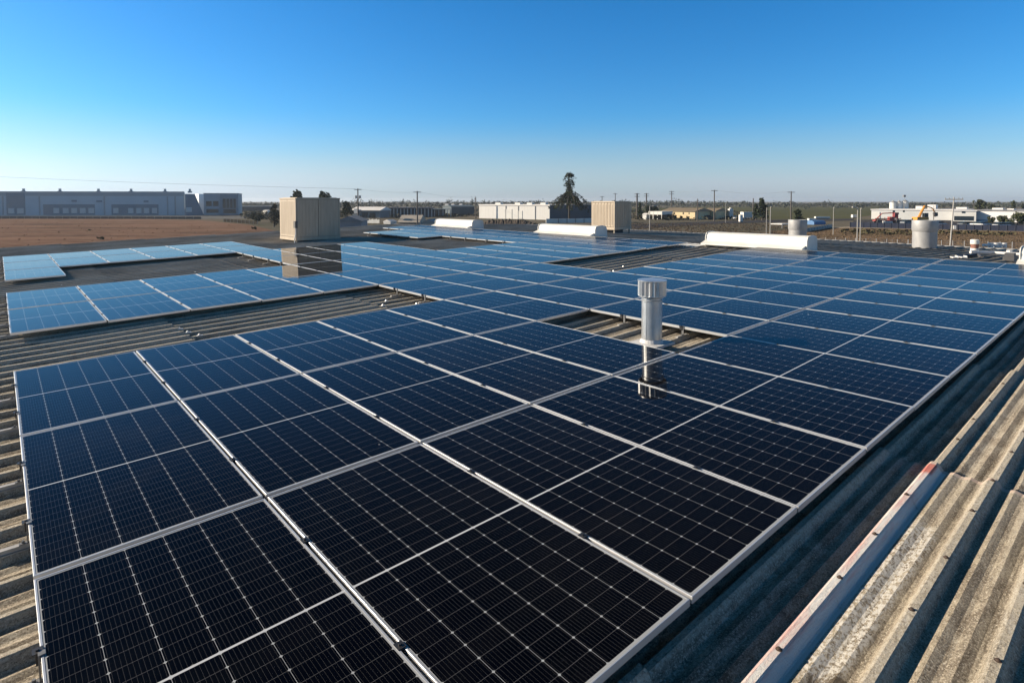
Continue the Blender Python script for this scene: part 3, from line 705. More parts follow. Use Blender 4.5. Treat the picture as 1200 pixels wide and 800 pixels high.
f.part('dock_recess', bl2, [(51, 239.5, 111, 252)], .14); f.part('dock_recess', bl2, [(131, 239.5, 185.5, 252)], .14); f.part('dock_recess', bl2, [(-80, 239.5, -20, 252)], .14)
f.part('dock_door', MDOOR, [(10, 244, 17, 250.3), (20.5, 244, 28, 250.3)] + [(x, 243.8, x + 6.6, 250) for x in (63, 74, 84, 94, 104)] + [(x, 243.8, x + 6, 250) for x in (133, 150.5, 160, 169, 178.3)], .22, each=True)
f.part('louvre', bl2, [(84, 234.4, 90, 236.6), (113, 234.8, 119.5, 237), (168.5, 235, 174, 237.2)], .15, each=True)
f.part('downpipe', bl3, [(x, 230, x + .8, 252) for x in (3, 46, 122, 196, 205)], .2, each=True)
for x in (12, 56, 102.5, 142, 183, 213):
    m = MB(); a = f.xz((x - 1.6, 224.5)); b = f.xz((x + 1.6, 221)); m.box(a[0], b[0], 8, 10, f.H, f.H + .9); m.box(a[0] + .4, b[0] - .4, 8.3, 9.7, f.H + .9, f.H + 2.1); m.build('rooftop_unit', bl3, f.r)
m = MB(); m.prism([(-.2, -.2), (f.L + .1, -.2), (f.L - 34, f.depth + .2), (-.2, f.depth + .2)], 2, f.H, f.H + .15); m.build('roof', paint('pale_membrane', (.55, .55, .53), (.45, .45, .44), .1), f.r)
# sloped dark wing wall and a white return wall added behind it, turned to catch the sun
f2 = Facade('warehouse_wing_wall', ground(217, 252.9), ground(238.5, 252.3), 227.3, 8, 'dark blue wing wall stepping down beside the warehouse end', 'wall')
m = MB(); x1 = f2.xz((228, 240))[0]; m.prism([(0, 0), (f2.L, 0), (x1, f2.H), (0, f2.H)], 1, -.3, .4); m.build('wall', bl2, f2.r)
f2.part('door', MDOOR, [(217.4, 243, 224, 248.5)], .45)
a_ = gat(222, 318); b_ = gat(244, 282)
f3 = Facade('white_return_wall', gat(226, 300), gat(246, 330), 226.5, 9, 'bright white sunlit block between the warehouse end and the offices', 'building')
f3.r.matrix_world = Matrix.Translation(gat(232.5, 345)) @ Matrix.Rotation(R(-50), 4, 'Z'); m = MB(); m.box(-6.5, 6, -1, 3, 0, hgt(227.4, 345)); m.build('wall', paint('bright_white_wall', (.8, .8, .78), (.76, .76, .74), .3), f3.r)
f4 = Facade('office_block', ground(239, 252.3), ground(279.5, 252.0), 227, 22, 'grey two storey office block with dark windows right of the warehouse', 'office')
f4.walls(paint('office_grey_wall', (.36, .38, .40), (.31, .33, .35), .2))
f4.part('entrance_bay', paint('office_dark_wall', (.23, .26, .29), (.2, .23, .26), .2), [(258.5, 227.2, 279, 252)], .8)
f4.part('window', dkw, [(241.5, 235.8, 248, 241.6), (249.8, 235.8, 256, 241.6), (242, 245, 256, 249.5)], .06, each=True)
f4.part('window', dkw, [(261.5, 233, 276.5, 244), (262, 245, 276.5, 250)], .9, each=True)
f4.part('mullion', bl3, [(x, 233, x + .5, 244) for x in (265, 269, 273)], .95)
f4.flat_roof(paint('parapet_coping', (.2, .22, .24), (.17, .19, .21), .3), .1, .3)

MWHW = paint('cream_white_wall', (.60, .585, .54), (.52, .505, .46), .3)
MROOFW = paint('white_roof_sheet', (.64, .615, .575), (.56, .53, .5), .3)
MGREYR = paint('grey_shingles', (.20, .20, .205), (.15, .15, .155), .5, .9)
MDKW = paint('dark_shed_wall', (.055, .06, .07), (.04, .045, .05), .4)
f = Facade('white_roofed_house', ground(413, 255.3), 445, 246.3, 9, 'white roofed house with shaded porch behind the first utility pole', 'house', turn=-30)
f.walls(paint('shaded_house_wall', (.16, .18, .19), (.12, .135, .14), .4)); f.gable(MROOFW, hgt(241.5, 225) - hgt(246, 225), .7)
f.part('window', dkw, [(424, 249, 431, 254), (433, 249.5, 440, 255.5)], .05, each=True); f.part('bay_wall', MWHW, [(416, 244.5, 420.5, 250)], .9)
f = Facade('white_fence_run', ground(425, 261.6), 444.5, 257.3, .2, 'white board fence in front of the white roofed house', 'fence', turn=-40)
m = MB(); n = int(f.L / .5)
for k in range(n): m.box(k * f.L / n + .02, (k + 1) * f.L / n - .02, 0, .06, .1, f.H + .12 * (k % 3))
m.build('boards', MWHW, f.r)
for k in range(0, n + 1, 4):
    m = MB(); m.box(k * f.L / n - .06, k * f.L / n + .06, .06, .18, 0, f.H + .1); m.build('post', MWHW, f.r)
f = Facade('white_shed', ground(449.5, 262.3), 457.5, 259.5, 3, 'tiny white shed right of the white board fence', 'shed', turn=-40)
f.walls(MWHW); f.gable(MROOFW, .6, .15, False)
f = Facade('gable_cottage', ground(395, 267.5), 423, 259.3, 12, 'low grey gabled cottage close behind the roof edge', 'house', turn=-10)
f.walls(paint('cottage_wall', (.23, .23, .25), (.19, .19, .2), .4)); f.gable(MGREYR, hgt(251, 160) - hgt(257, 160), .5, False)
f = Facade('long_dark_shed', ground(456.5, 254.6), ground(507, 254.4), 244.4, 16, 'long low dark shed with a row of pale posts under its eave', 'shed')
m = MB(); m.box(0, f.L, 2.2, f.depth, 0, f.H); m.build('wall', MDKW, f.r); f.flat_roof(paint('dark_roof_sheet', (.06, .06, .065), (.085, .085, .09), .4), .5, .4)
for x in np.linspace(457.5, 506, 13): f.part('post', paint('pale_post', (.42, .42, .40), (.34, .34, .33), .5) if x < 458 else bpy.data.materials['pale_post'], [(x - .55, 244.6, x + .55, 254.2)], .3, .0)
f = Facade('open_shed', ground(508, 254), ground(528.5, 253.6), 245.8, 12, 'small open shed joined to the right end of the long dark shed', 'shed')
m = MB(); m.box(0, f.L, 5, f.depth, 0, f.H); m.build('wall', MDKW, f.r); f.flat_roof(paint('greenish_roof', (.13, .15, .14), (.1, .115, .11), .4), .4, .3)
f.part('post', bpy.data.materials['pale_post'], [(x - .3, 246, x + .3, 253.6) for x in (509, 514, 519, 524, 528)], .2, .0, each=True)
f = Facade('tan_roofed_house', ground(468, 264), 490, 260.5, 9, 'small house with a tan pitched roof before the long dark shed', 'house', turn=-15)
f.walls(MDKW); f.gable(paint('tan_shingles', (.34, .30, .25), (.27, .24, .2), .5), hgt(252.3, 180) - hgt(260.5, 180), .5)
f = Facade('green_roofed_house', ground(492, 265.5), 512, 262.5, 9, 'small house with a grey green gabled roof right of the second pole', 'house', turn=-15)
f.walls(MDKW); f.gable(paint('greenish_shingles', (.19, .21, .2), (.15, .165, .16), .5), hgt(256.5, 175) - hgt(262, 175), .5, False)
f = Facade('dark_barn', ground(529, 252.8), ground(556, 252.5), 242.2, 14, 'dark teal barn between the open shed and the white hall', 'barn')
f.walls(paint('teal_dark_wall', (.045, .065, .075), (.035, .05, .06), .3)); f.gable(paint('barn_roof_dark', (.06, .08, .085), (.05, .065, .07), .3), .8, .3)
# white hall with its dark side
f = Facade('white_hall', ground(561.5, 255.8), 644, 240.8, 30, 'long white metal hall behind the dark mound, sunlit front', 'building', turn=-36)
pb = f.pa + Vector((math.cos(f.ang), math.sin(f.ang), 0)) * f.L
rib_w = paint('white_metal_siding', (.60, .585, .545), (.53, .51, .475), .6, .6, 0, 0, (4, 1, .2))
f.walls(rib_w); m = MB(); m.box(-.2, f.L + .2, -.2, f.depth, f.H, f.H + .5); m.build('roof', MROOFW, f.r)
f.part('door', MWHW, [(590, 245, 600, 256.5), (606, 247, 612, 256.5)], .12, each=True); f.part('downpipe', MGREYR, [(592.5, 241, 593.2, 256.5), (607.2, 241, 607.8, 256.5), (627, 241, 627.6, 257)], .15, each=True)
f.part('vent_hood', MWHW, [(x, 237.6, x + 6, 240.7) for x in (577, 600, 614, 630)], -2., 4., each=True)
pb2 = gat(695, pb.y + 18)
f = Facade('shaded_hall_side', pb + Vector((.4, .2, 0)), pb2, 241, 24, 'shaded side of the white hall behind the lone tree, painted dark', 'building')  # right side of the white hall, its shade put into dark siding
f.walls(paint('shade_dark_siding', (.05, .055, .065), (.042, .046, .055), .4)); f.part('plinth', MWHW, [(645, 255.5, 694, 258)], .3)
f.flat_roof(MGREYR, .1, .3)
f = Facade('grey_white_wall', ground(640, 261.5), ground(697, 261.0), 256.4, .3, 'low white wall along the foot of the shaded hall side', 'wall'); f.walls(MWHW)
for x in (654, 664, 674, 684): f.part('pier', MGREYR, [(x, 256, x + .8, 261.3)], .1)
# right of centre
MYEL = paint('cream_yellow_wall', (.58, .45, .25), (.5, .38, .21), .3); MBRN = paint('brown_roof', (.20, .15, .085), (.16, .12, .07), .4)
f = Facade('yellow_building', ground(777, 256.5), 814.5, 246.8, 12, 'long cream yellow building with brown roof beyond the road', 'building', turn=-32)
f.walls(MYEL); f.gable(MBRN, hgt(243.3, 245) - hgt(246.6, 245), .5); f.part('window', dkw, [(780, 249, 782, 251), (789, 249, 791, 251), (800, 249, 801.5, 251), (807, 249, 808, 251)], .05, each=True)
f = Facade('yellow_gable_house', ground(823, 256.5), 838.5, 246.8, 10, 'smaller cream yellow house with dark slanting roof right of the long one', 'house', turn=-30)
f.walls(MYEL); f.gable(MBRN, hgt(243.5, 240) - hgt(246.6, 240), .4)
m = MB(); m.prism([(f.L * .02 - 9, .0), (f.L * .02 - 9, 2.6), (f.L * .35, f.H - .4), (f.L * .9, .4), (f.L * .9, 0)], 1, -5., -.6); m.build('lean_to_roof', paint('dark_lean_to', (.06, .05, .045), (.045, .04, .035), .4), f.r)
f.part('door', dkw, [(832, 249.5, 833.5, 252)], .05)
f = Facade('dark_open_barn', ground(839, 256.4), ground(852, 256), 246, 10, 'dark open fronted barn right of the yellow house', 'barn'); f.walls(MDKW); f.flat_roof(MGREYR, .3, .3)
f = Facade('white_canopy_shop', ground(760, 257.3), 776, 247.6, 8, 'white canopy building left of the yellow building', 'building', turn=-32)
m = MB(); m.box(0, f.L, 0, f.depth, f.H - 1.3, f.H); m.build('roof', MWHW, f.r); m = MB(); m.box(0, f.L, 3, f.depth, 0, f.H - 1.3); m.build('wall', paint('maroon_wall', (.09, .04, .04), (.07, .035, .035), .4), f.r)
f.part('post', MWHW, [(x, 248, x + .7, 257) for x in (760.2, 765, 770, 775)], .05, .1, each=True)
f = Facade('small_white_kiosk', ground(753, 257.2), 757.5, 251.2, 3, 'small white kiosk left of the white canopy building', 'kiosk', turn=-30); f.walls(MWHW); f.gable(MROOFW, .5, .15)
f = Facade('white_tank_house', ground(854.8, 256.5), ground(859.2, 256.5), 244.8, 2, 'narrow upright white tank tower among the yard clutter', 'tower'); f.walls(MWHW)
m = MB(); m.lathe([(f.L * .3, f.H), (f.L * .3, f.H + .5)], 12); o = m.build('hatch', MWHW, f.r); o.location = (f.L / 2, 1, 0)
# far right plant
MPL = paint('pale_plant_wall', (.5, .5, .485), (.43, .43, .415), .12)
f = Facade('processing_plant', ground(1021, 256.6), 1131, 246, 30, 'long pale processing plant below the three white silos', 'building', turn=-8)
f.walls(MPL); f.part('end_wall', MWHW, [(1021.3, 248.5, 1031, 257)], .25); f.part('door', dkw, [(1046, 246.5, 1048.5, 252), (1052, 249, 1053, 251), (1058, 246, 1060, 248.5)], .1, each=True)
m = MB(); m.box(-.3, f.L + .3, -.3, f.depth, f.H, f.H + .35); m.build('roof', MROOFW, f.r)
f.part('rooftop_box', MROOFW, [(1070, 241.6, 1078, 245), (1084, 240, 1094, 244.9), (1118, 243, 1131, 245)], -6, 12, each=True)
for k, x in enumerate((1046.5, 1053.5, 1060.5)):
    p = gat(x, 262); r_ = empty('silo', p, ('leftmost', 'middle', 'rightmost')[k] + ' of the three white silos above the processing plant', 'silo', 'white silos above the plant')
    hh = hgt(235.5 if k != 2 else 234.5, 262); m = MB(); m.lathe([(1.35, 0), (1.35, hh - .7)], 20); m.build('drum', MWHW, r_, smooth=True)
    m = MB(); m.lathe([(1.4, hh - .7), (.35, hh), (.3, hh + .2)], 20); m.build('cone', MZINCD, r_, smooth=True)
p = gat(1059.5, 255); r_ = empty('conveyor_mast', p, 'thin mast with a small head rising above the silos', 'mast'); hh = hgt(228.5, 255)
m = MB(); m.tube((0, 0, 0), (0, 0, hh), .12, .08, 6); m.tube((0, 0, hh - 2.2), (-3, 0, hh - 4.4), .08, .08, 5); m.build('pole', MZINCD, r_)
m = MB(); m.box(-.5, .5, -.3, .3, hh - .9, hh); m.build('head', MGREYR, r_)
f = Facade('low_white_depot', ground(1117, 259.4), 1144, 247.3, 14, 'white depot with dark openings between the plant and the big white warehouse', 'building', turn=0)
f.walls(MWHW); f.part('opening', dkw, [(1118, 253.5, 1141, 258.2), (1127, 247.8, 1131, 249.8)], .08, each=True); f.flat_roof(MROOFW, .3, .3)
f = Facade('white_warehouse', ground(1143.5, 259.6), 1330, 247, 40, 'large plain white warehouse at the right with trees in front', 'warehouse', turn=-8)
f.walls(paint('white_tilt_wall', (.6, .59, .57), (.54, .53, .51), .1)); m = MB(); m.box(-.3, f.L, -.3, f.depth, f.H, f.H + .4); m.build('roof', MGREYR, f.r)
f.part('rooftop_box', MROOFW, [(1156, 244, 1169, 246.4), (1174, 244.8, 1182, 246.4), (1195, 244.6, 1201, 246.4)], -8, 12, each=True)
f.part('base_band', bl3, [(1144, 257.3, 1163, 259)], .2)
f = Facade('far_farm_shed', ground(282, 247.4), ground(319, 247.2), 242.2, 10, 'long thin pale roofed shed beyond the end of the red field', 'shed'); f.walls(MDKW); f.flat_roof(paint('grey_pale_roof', (.4, .4, .38), (.34, .34, .33), .3), .3, .5)
f = Facade('white_van_shed', ground(313.5, 250.5), ground(318, 250.4), 246.8, 4, 'tiny bright white shed left of the near tan cooler', 'shed'); f.walls(MWHW); f.gable(MROOFW, .4, .1)
for k, (x, y, wd, lb) in enumerate(((523, 241.2, 3, 'left'), (530, 241.3, 2.4, 'middle'), (539.5, 241.3, 2.6, 'right'))):
    f = Facade('distant_white_house', gat(x - wd / 2, 420), gat(x + wd / 2, 420), 240, 8, lb + ' one of three tiny white houses before the far tree line', 'house', 'tiny white houses before the far tree line'); f.walls(MWHW); f.gable(MROOFW, .6, .2)
f = Facade('blue_tarp_stack', ground(954, 263.4), ground(967.5, 263), 258.6, 4, 'long stack covered by a bright blue tarpaulin beside the green field', 'stack')
m = MB(); m.prism([(0, 0), (0, f.H * .7), (.8, f.H), (3, f.H), (4, f.H * .6), (4, 0)], 0, 0, f.L); m.build('tarpaulin', paint('blue_tarp', (.06, .17, .34), (.05, .13, .28), 1.), f.r)
f = Facade('white_shelter', ground(916, 268), ground(924.5, 267.5), 262.2, 3, 'little white shelter roof on posts left of the shorter stack', 'shelter')
m = MB(); m.box(-.2, f.L + .2, -.2, 3, f.H - .25, f.H); m.build('roof', MROOFW, f.r); f.part('post', MGREYR, [(916.2, 262.5, 916.7, 268), (923.8, 262.5, 924.3, 267.5)], .1, each=True)

# fences
MNAVY = paint('navy_post', (.018, .024, .045), (.015, .02, .04), 2)
def fence(name, pa, pb, h, mat, label, n, cat='fence', solid=True, pm=None):
    f = Facade(name, pa, pb, 250, .1, label, cat); m = MB()
    if solid: m.box(0, f.L, 0, .05, .05, h)
    else:
        for z in np.linspace(.2, h, 7): m.box(0, f.L, 0, .02, z - .012, z + .012)
        for x in np.linspace(0, f.L, int(f.L / .9)): m.box(x - .012, x + .012, 0, .02, .05, h)
    m.build('screen' if solid else 'mesh', mat, f.r)
    for k in range(n + 1):
        m = MB(); x = f.L * k / n; m.tube((x, -.06, 0), (x, -.06, h + .12), .05, n=6); m.build('post', pm or (MNAVY if solid and n == 24 else MZINCD), f.r)
fence('screen_fence', ground(996, 266.6), ground(1210, 271.6), 1.5, paint('navy_screen_fabric', (.014, .020, .042), (.02, .028, .055), .5, .9), 'long navy blue screen fence before the parked vehicles', 24)
fence('chain_link_fence', ground(945, 291), ground(1230, 300), 1.7, MZINCD, 'thin chain link fence along the brown weeds past the roof', 22, solid=False)
fence('yard_fence', ground(-120, 256.2), ground(236, 256.8), 1.0, paint('dark_yard_mesh', (.04, .04, .042), (.055, .05, .05), .5), 'low dark fence line between the red field and the warehouse yard', 40)
fence('picket_fence', ground(944, 272.2), ground(975, 266.8), 1.0, paint('faded_picket', (.36, .34, .31), (.28, .26, .24), 1), 'faded picket fence right of the shorter grey stack', 10)
fence('field_end_fence', ground(262, 260), ground(302, 263), 1.1, paint('grey_old_fence', (.035, .032, .028), (.025, .023, .02), .8, .9, 0, 0, (1, 1, 1), 0), 'grey weathered fence at the right end of the red field', 9)

# ------------------------------------------------------------------ poles
MPOLE = paint('weathered_pole_wood', (.10, .085, .075), (.07, .06, .055), 2, .9)
MPOLEL = paint('pale_pole', (.36, .34, .31), (.28, .27, .25), 2, .7)
tops = {}
def pole(px, top, D, label, arms=1, trans=False, pale=False, lean=0., rad=.25, name='utility_pole'):
    p = gat(px, D); h = hgt(top, D); r = empty(name, Matrix.Translation(p) @ Matrix.Rotation(math.atan2(-p.x, p.y) + .25, 4, 'Z'), label, 'utility pole', 'poles around the yards')
    mt = MPOLEL if pale else MPOLE; m = MB(); m.tube((lean, 0, 0), (0, 0, h), rad, rad * .7, 8); m.build('pole', mt, r)
    for k in range(arms):
        z = h - .35 - 1.1 * k; m = MB(); m.box(-1.15, 1.15, -.07, .07, z - .08, z + .08); a = m.build('crossarm', mt, r)
        m = MB()
        for x in (-1.05, -.6, .6, 1.05): m.tube((x, 0, z + .08), (x, 0, z + .3), .05, .03, 6)
        m.build('insulators', MGREYR, a)
    if trans:
        for x in (-.62, .62):
            m = MB(); m.tube((x, -.1, h - 3.1), (x, -.1, h - 2.2), .3, n=10); m.build('transformer', MGREYR, r)
    tops[px] = p + Vector((0, 0, h - .1)); return r
pole(419.5, 221, 185, 'utility pole with two transformers before the white roofed house', 1, True)
pole(489, 224, 178, 'dark utility pole left of the farthest left ridge vent', 1)
pole(557.5, 230.5, 250, 'thick dark pole at the left end of the white hall', 0, rad=.24)
pole(705.5, 230, 330, 'utility pole peeking above the left part of the far tan cooler', 1)
pole(721, 226.5, 330, 'utility pole peeking above the right part of the far tan cooler', 1)
pole(746.5, 226.5, 260, 'left pole of the pair right of the far tan cooler', 2, rad=.45)
pole(757.5, 226.5, 290, 'right pole of the pair right of the far tan cooler', 2, rad=.4)
pole(787, 223.8, 270, 'tall pole with crossarms behind the long yellow building', 2)
pole(817.5, 233, 215, 'grey pole between the two yellow buildings', 0, pale=False)
pole(837, 222.5, 220, 'utility pole with wide crossarm at the yellow gable house', 1)
pole(882.7, 232.5, 230, 'bare pole just left of the big dark tree', 0)
pole(927, 224.2, 200, 'utility pole rising behind the shorter grey stack', 1)
pole(1094.5, 241, 190, 'short dark pole right of the wider stack', 0, rad=.12)
pole(1117.8, 231, 88, 'slim leaning pole with white box between wider stack and drum fan', 1, pale=True, rad=.11, lean=-.35)
pl_ = [o for o in col.objects if o.name.startswith('utility_pole') and 'white box' in o.get('label', '')][0]
m = MB(); zb = hgt(266.5, 88); m.box(-.05, .28, -.35, -.1, zb - .25, zb + .3); m.build('meter_box', MWHW, pl_)
def lamp_post(px, top, D, label, arm=1.1, side=1):
    p = gat(px, D); h = hgt(top, D); r = empty('lamp_post', p, label, 'lamp post', 'pale lamp posts beyond the roof')
    m = MB(); m.tube((0, 0, 0), (0, 0, h), .075, .06, 8); m.build('pole', MPOLEL, r)
    m = MB(); m.tube((0, 0, h - .1), (side * arm * .6, 0, h + .05), .045, .04, 6); a = m.build('arm', MPOLEL, r)
    m = MB(); m.box(min(side * arm * .5, side * arm), max(side * arm * .5, side * arm), -.13, .13, h - .04, h + .09); m.build('lamp_head', MPOLEL, a)
lamp_post(761.5, 241.5, 100, 'pale lamp post with arm to the right, before the yellow building', 1.1)
lamp_post(1005.3, 243, 80, 'near pale lamp post with arm to the left, right of the ridge vent', .75, -1)
lamp_post(1008.8, 244.5, 98, 'second pale lamp post standing just behind the near one', .1)
lamp_post(903, 243, 96, 'pale lamp post rising behind the long white ridge vent', .1)
lamp_post(898.5, 244, 120, 'thin pale lamp post left of the one behind the long ridge vent', .1)
lamp_post(977, 243.3, 130, 'thin pale post standing at the edge of the green field', .1)
lamp_post(850.5, 238, 200, 'thin white post left of the upright white tank', .1)
def wire(name, a, b, sag, rad, label):
    m = MB(); n = 14; o = a; P = []
    for k in range(n + 1):
        t = k / n; p = a.lerp(b, t); p.z -= sag * 4 * t * (1 - t); P.append(p - o)
    for p, q in zip(P[:-1], P[1:]): m.tube(p, q, rad, n=4, caps=False)
    e = m.build(name, MGREYR); e.location = o; tag(e, label, 'wire', 'overhead wires')
wire('overhead_wire', at(-260, 193, 205), tops[419.5] + Vector((-.6, 0, 0)), 1.0, .03, 'thin overhead wire running from the left to the transformer pole')
wire('overhead_wire', tops[419.5], tops[489] + Vector((0, 0, -.2)), .5, .022, 'thin overhead wire between the transformer pole and the dark pole')
wire('overhead_wire', tops[489], tops[557.5] , .8, .022, 'thin overhead wire from the dark pole toward the white hall')
wire('overhead_wire', tops[837], tops[927], .9, .022, 'thin overhead wire from the yellow gable house to the stack pole')
wire('overhead_wire', tops[837], tops[787], .6, .022, 'thin overhead wire between the yellow building poles')

# ------------------------------------------------------------------ the lone drooping tree
def lone_tree():
    p = ground(667, 260.3); D = p.y; h = hgt(201.5, D); r = empty('conifer_tree', p, 'lone tall tree with drooping sparse limbs and narrow top', 'tree')
    m = MB(); m.tube((0, 0, 0), (.05, 0, h * .5), .38, .24, 9); m.tube((.05, 0, h * .5), (-.05, 0, h * .97), .24, .07, 8); q = random.Random(5)
    lv = MB()
    def limb(z, az, L, droop, rise, th, dens=9):
        P = []; n = 6
        for k in range(n + 1):
            t = k / n; P.append(Vector((math.cos(az) * L * t, math.sin(az) * L * t, z + rise * math.sin(t * 2.2) - droop * t * t)))
        for a, b in zip(P[:-1], P[1:]): m.tube(a, b, th * .6, th * .5, 5)
        for k in range(1, n + 1):
            for _ in range(3):
                c = P[k] + Vector((q.gauss(0, .25), q.gauss(0, .25), q.uniform(-.75, .05))); leaves(lv, c, (.5, .5, .6), dens, .23, q)
    for k in range(22):                       # wide skirt of long drooping limbs
        t = (k + .5) / 22; z = h * (.60 - .22 * t); limb(z, k * 2.4 + q.uniform(-.3, .3), q.uniform(4.6, 7.2), h * q.uniform(.15, .27) * (1.15 - .5 * t), q.uniform(.2, .7), .2)
    for k in range(10):                      # shoulder between skirt and top
        limb(h * q.uniform(.53, .63), k * 2.4 + .7, q.uniform(2.0, 3.6), q.uniform(1.6, 3.0), .3, .2, 6)
    for k in range(12):                      # narrow middle and top
        z = h * q.uniform(.60, .90); limb(z, k * 2.4, q.uniform(.8, 1.9), q.uniform(1.2, 2.6), .3, .2, 5)
    for k in range(5): limb(h * .955, k * 1.26 + .3, q.uniform(1.2, 1.9), q.uniform(.9, 1.9), .45, .2, 6)
    m.build('trunk', paint('dark_bark', (.05, .042, .035), (.035, .03, .026), 2, .95), r); lv.build('crown', ML2, r, fix=False)
lone_tree()

# ------------------------------------------------------------------ other trees one can tell apart
tree(350, 251, 221.0, 'dark round tree rising behind the left half of the near cooler', seed=0, D=240, wide=.85)
tree(379, 253, 222, 'dark round tree rising behind the right half of the near cooler', seed=1, D=240, wide=.7)
tree(321, 262, 238, 'dark brown tree close left of the near tan cooler', 'tall', seed=2, D=170, wide=1.2, mat=ML3)
tree(301, 259, 247, 'dark bushy tree at the right end of the red field', 'low', seed=1, D=200, wide=.8, mat=ML2)
tree(406, 256, 234.5, 'dark tree between the near cooler and the white roofed house', 'round', seed=2, D=215, wide=.8, mat=ML2)
tree(893.5, 255, 231, 'big dark tree standing clear right of the yard clutter', 'tall', seed=1, D=225, wide=1.2, mat=ML2)
tree(886, 255, 238, 'smaller dark tree against the left side of the big dark tree', 'tall', seed=0, D=228, wide=1.1, mat=ML2)
tree(936, 256, 244, 'small dark bush tree above the shorter grey stack', 'round', seed=0, D=170, wide=.9, mat=ML2)
tree(1141.2, 258, 232.5, 'slender small palm at the far right', 'palm', seed=0, D=300, wide=.8)
tree(1148.5, 258, 232.5, 'leaning bushy tree right of the slender palm', 'round', seed=1, D=300, wide=.8)
tree(1160.5, 258, 237, 'broad dark tree above the big white warehouse roof', 'low', seed=1, D=330, wide=.42)
tree(1187.5, 258, 234.5, 'pointed grey tree behind the right end of the white warehouse', 'tall', seed=2, D=340, wide=1.)
tree(1199, 258, 238.5, 'pointed tree cut by the right edge of the photo', 'tall', seed=1, D=340, wide=1.)
tree(1175.5, 264, 250.6, 'rounded dark tree in front of the white warehouse', 'low', seed=0, D=186, wide=.85)
tree(1193, 266, 246.0, 'larger rounded dark tree in front of the white warehouse', 'low', seed=2, D=178, wide=.85)
tree(1161, 259, 252.3, 'small flat topped tree left of the two rounded ones', 'low', seed=1, D=190, wide=.6)
tree(784, 257, 249.8, 'leftmost shrub before the long yellow building', 'low', seed=0, D=235, wide=.55, mat=ML3, name='shrub')
tree(790.5, 257, 250.5, 'second shrub before the long yellow building', 'low', seed=1, D=235, wide=.5, mat=ML3, name='shrub')
tree(798, 257, 252, 'third shrub before the long yellow building', 'low', seed=2, D=235, wide=.6, mat=ML3, name='shrub')
tree(806, 257, 252.5, 'rightmost shrub before the long yellow building', 'low', seed=1, D=235, wide=.6, mat=ML3, name='shrub')
tree(297.5, 269.5, 264.8, 'small dark round bush by the corner of the red field', 'low', seed=0, wide=.9, mat=ML2, name='shrub')
# far line of trees, one mass on the horizon
def tree_belt():
    m = MB(); r = random.Random(3)
    for px in np.arange(-400, 1650, 2.2):
        D = r.uniform(520, 900); t = gat(px, D); hh = r.uniform(4.6, 7.0) * (1.3 if 400 < px < 880 else 1.0)
        if r.random() < .08: hh *= 1.45
        if 560 < px < 0: hh = 0
        sz = D / 700
        for k in range(2): leaves(m, (t.x + r.uniform(-3, 3), t.y, hh * r.uniform(.35, .62)), (r.uniform(2.5, 5), 3, hh * .45), 24, .95 * sz, r)
    e = m.build('tree_belt', leaf_mat('far_foliage', (.05, .058, .045), (.075, .08, .062)), fix=False); tag(e, 'long dark belt of trees along the flat horizon', 'tree belt', kind='stuff')
tree_belt()
def scrub(name, quad, n, size, mat, label, seed, tall=1.):
    m = MB(); r = random.Random(seed)
    for _ in range(n):
        a, b = r.random(), r.random(); p = quad[0].lerp(quad[1], a).lerp(quad[3].lerp(quad[2], a), b)
        s = size * r.uniform(.4, 1.5); leaves(m, (p.x, p.y, s * .3 * tall), (s, s, s * .45 * tall), 7, s * .4, r)
    e = m.build(name, mat, fix=False); tag(e, label, 'scrub', kind='stuff')
scrub('dark_scrub', [G(740, 262), G(940, 262), G(940, 276), G(740, 272)], 2600, .26, leaf_mat('dark_scrub_leaves', (.075, .058, .042), (.095, .072, .052)), 'dark low scrub beyond the road behind the ridge', 11)
scrub('weeds', [G(945, 269.5), G(1300, 274), G(1300, 312), G(900, 300)], 3600, .24, leaf_mat('dry_weed_leaves', (.15, .10, .062), (.10, .075, .045)), 'brown dry weeds growing past the roof', 12)
scrub('green_scrub', [G(985, 269.5), G(1200, 273.5), G(1180, 277), G(985, 275)], 230, .7, leaf_mat('olive_scrub_leaves', (.06, .055, .03), (.085, .07, .04)), 'olive scrub along the navy screen fence', 13)
scrub('field_tufts', [G(-80, 257.5), G(290, 264), G(310, 285), G(-150, 330)], 260, .2, leaf_mat('red_tufts', (.16, .075, .04), (.10, .055, .03)), 'low dry tufts scattered over the red field', 14)
scrub('mid_scrub', [G(285, 248), G(560, 246), G(560, 254), G(285, 258)], 1100, 1.5, leaf_mat('mid_scrub_leaves', (.05, .05, .035), (.08, .07, .05)), 'dark scrub and shrubbery between the far houses', 15)
scrub('mid_scrub_right', [G(700, 246), G(900, 249), G(900, 258), G(700, 259)], 800, 1.3, bpy.data.materials['mid_scrub_leaves'], 'dark scrub around the yellow buildings', 16)
# dark mound before the white hall
m = MB(); q = random.Random(8); pa, pb = G(560, 265), G(637, 266); n = 60; rowsn = 7
for k in range(n):
    t = k / (n - 1); c = pa.lerp(pb, t); e = min(1, 6 * t, 6 * (1 - t)); hh = hgt(257 if t < .75 else 259, c.y) * (.75 + .3 * q.random()) * e
    for s in range(rowsn):
        a = s / (rowsn - 1) * math.pi; m.v.append((c.x, c.y - math.cos(a) * 3.2, max(-.1, math.sin(a) * hh * (1 + q.uniform(-.12, .12)))))
for k in range(n - 1):
    for s in range(rowsn - 1): a = k * rowsn + s; m.f.append([a, a + 1, a + rowsn + 1, a + rowsn]); m.m.append(0)
o = m.build('dirt_mound', dirt_mat('mound_soil', (.085, .07, .06), (.06, .05, .045), (.11, .095, .08), .4)); off = Vector(m.v[0]); o.data.transform(Matrix.Translation((-off.x, -off.y, 0))); o.location = (off.x, off.y, 0)
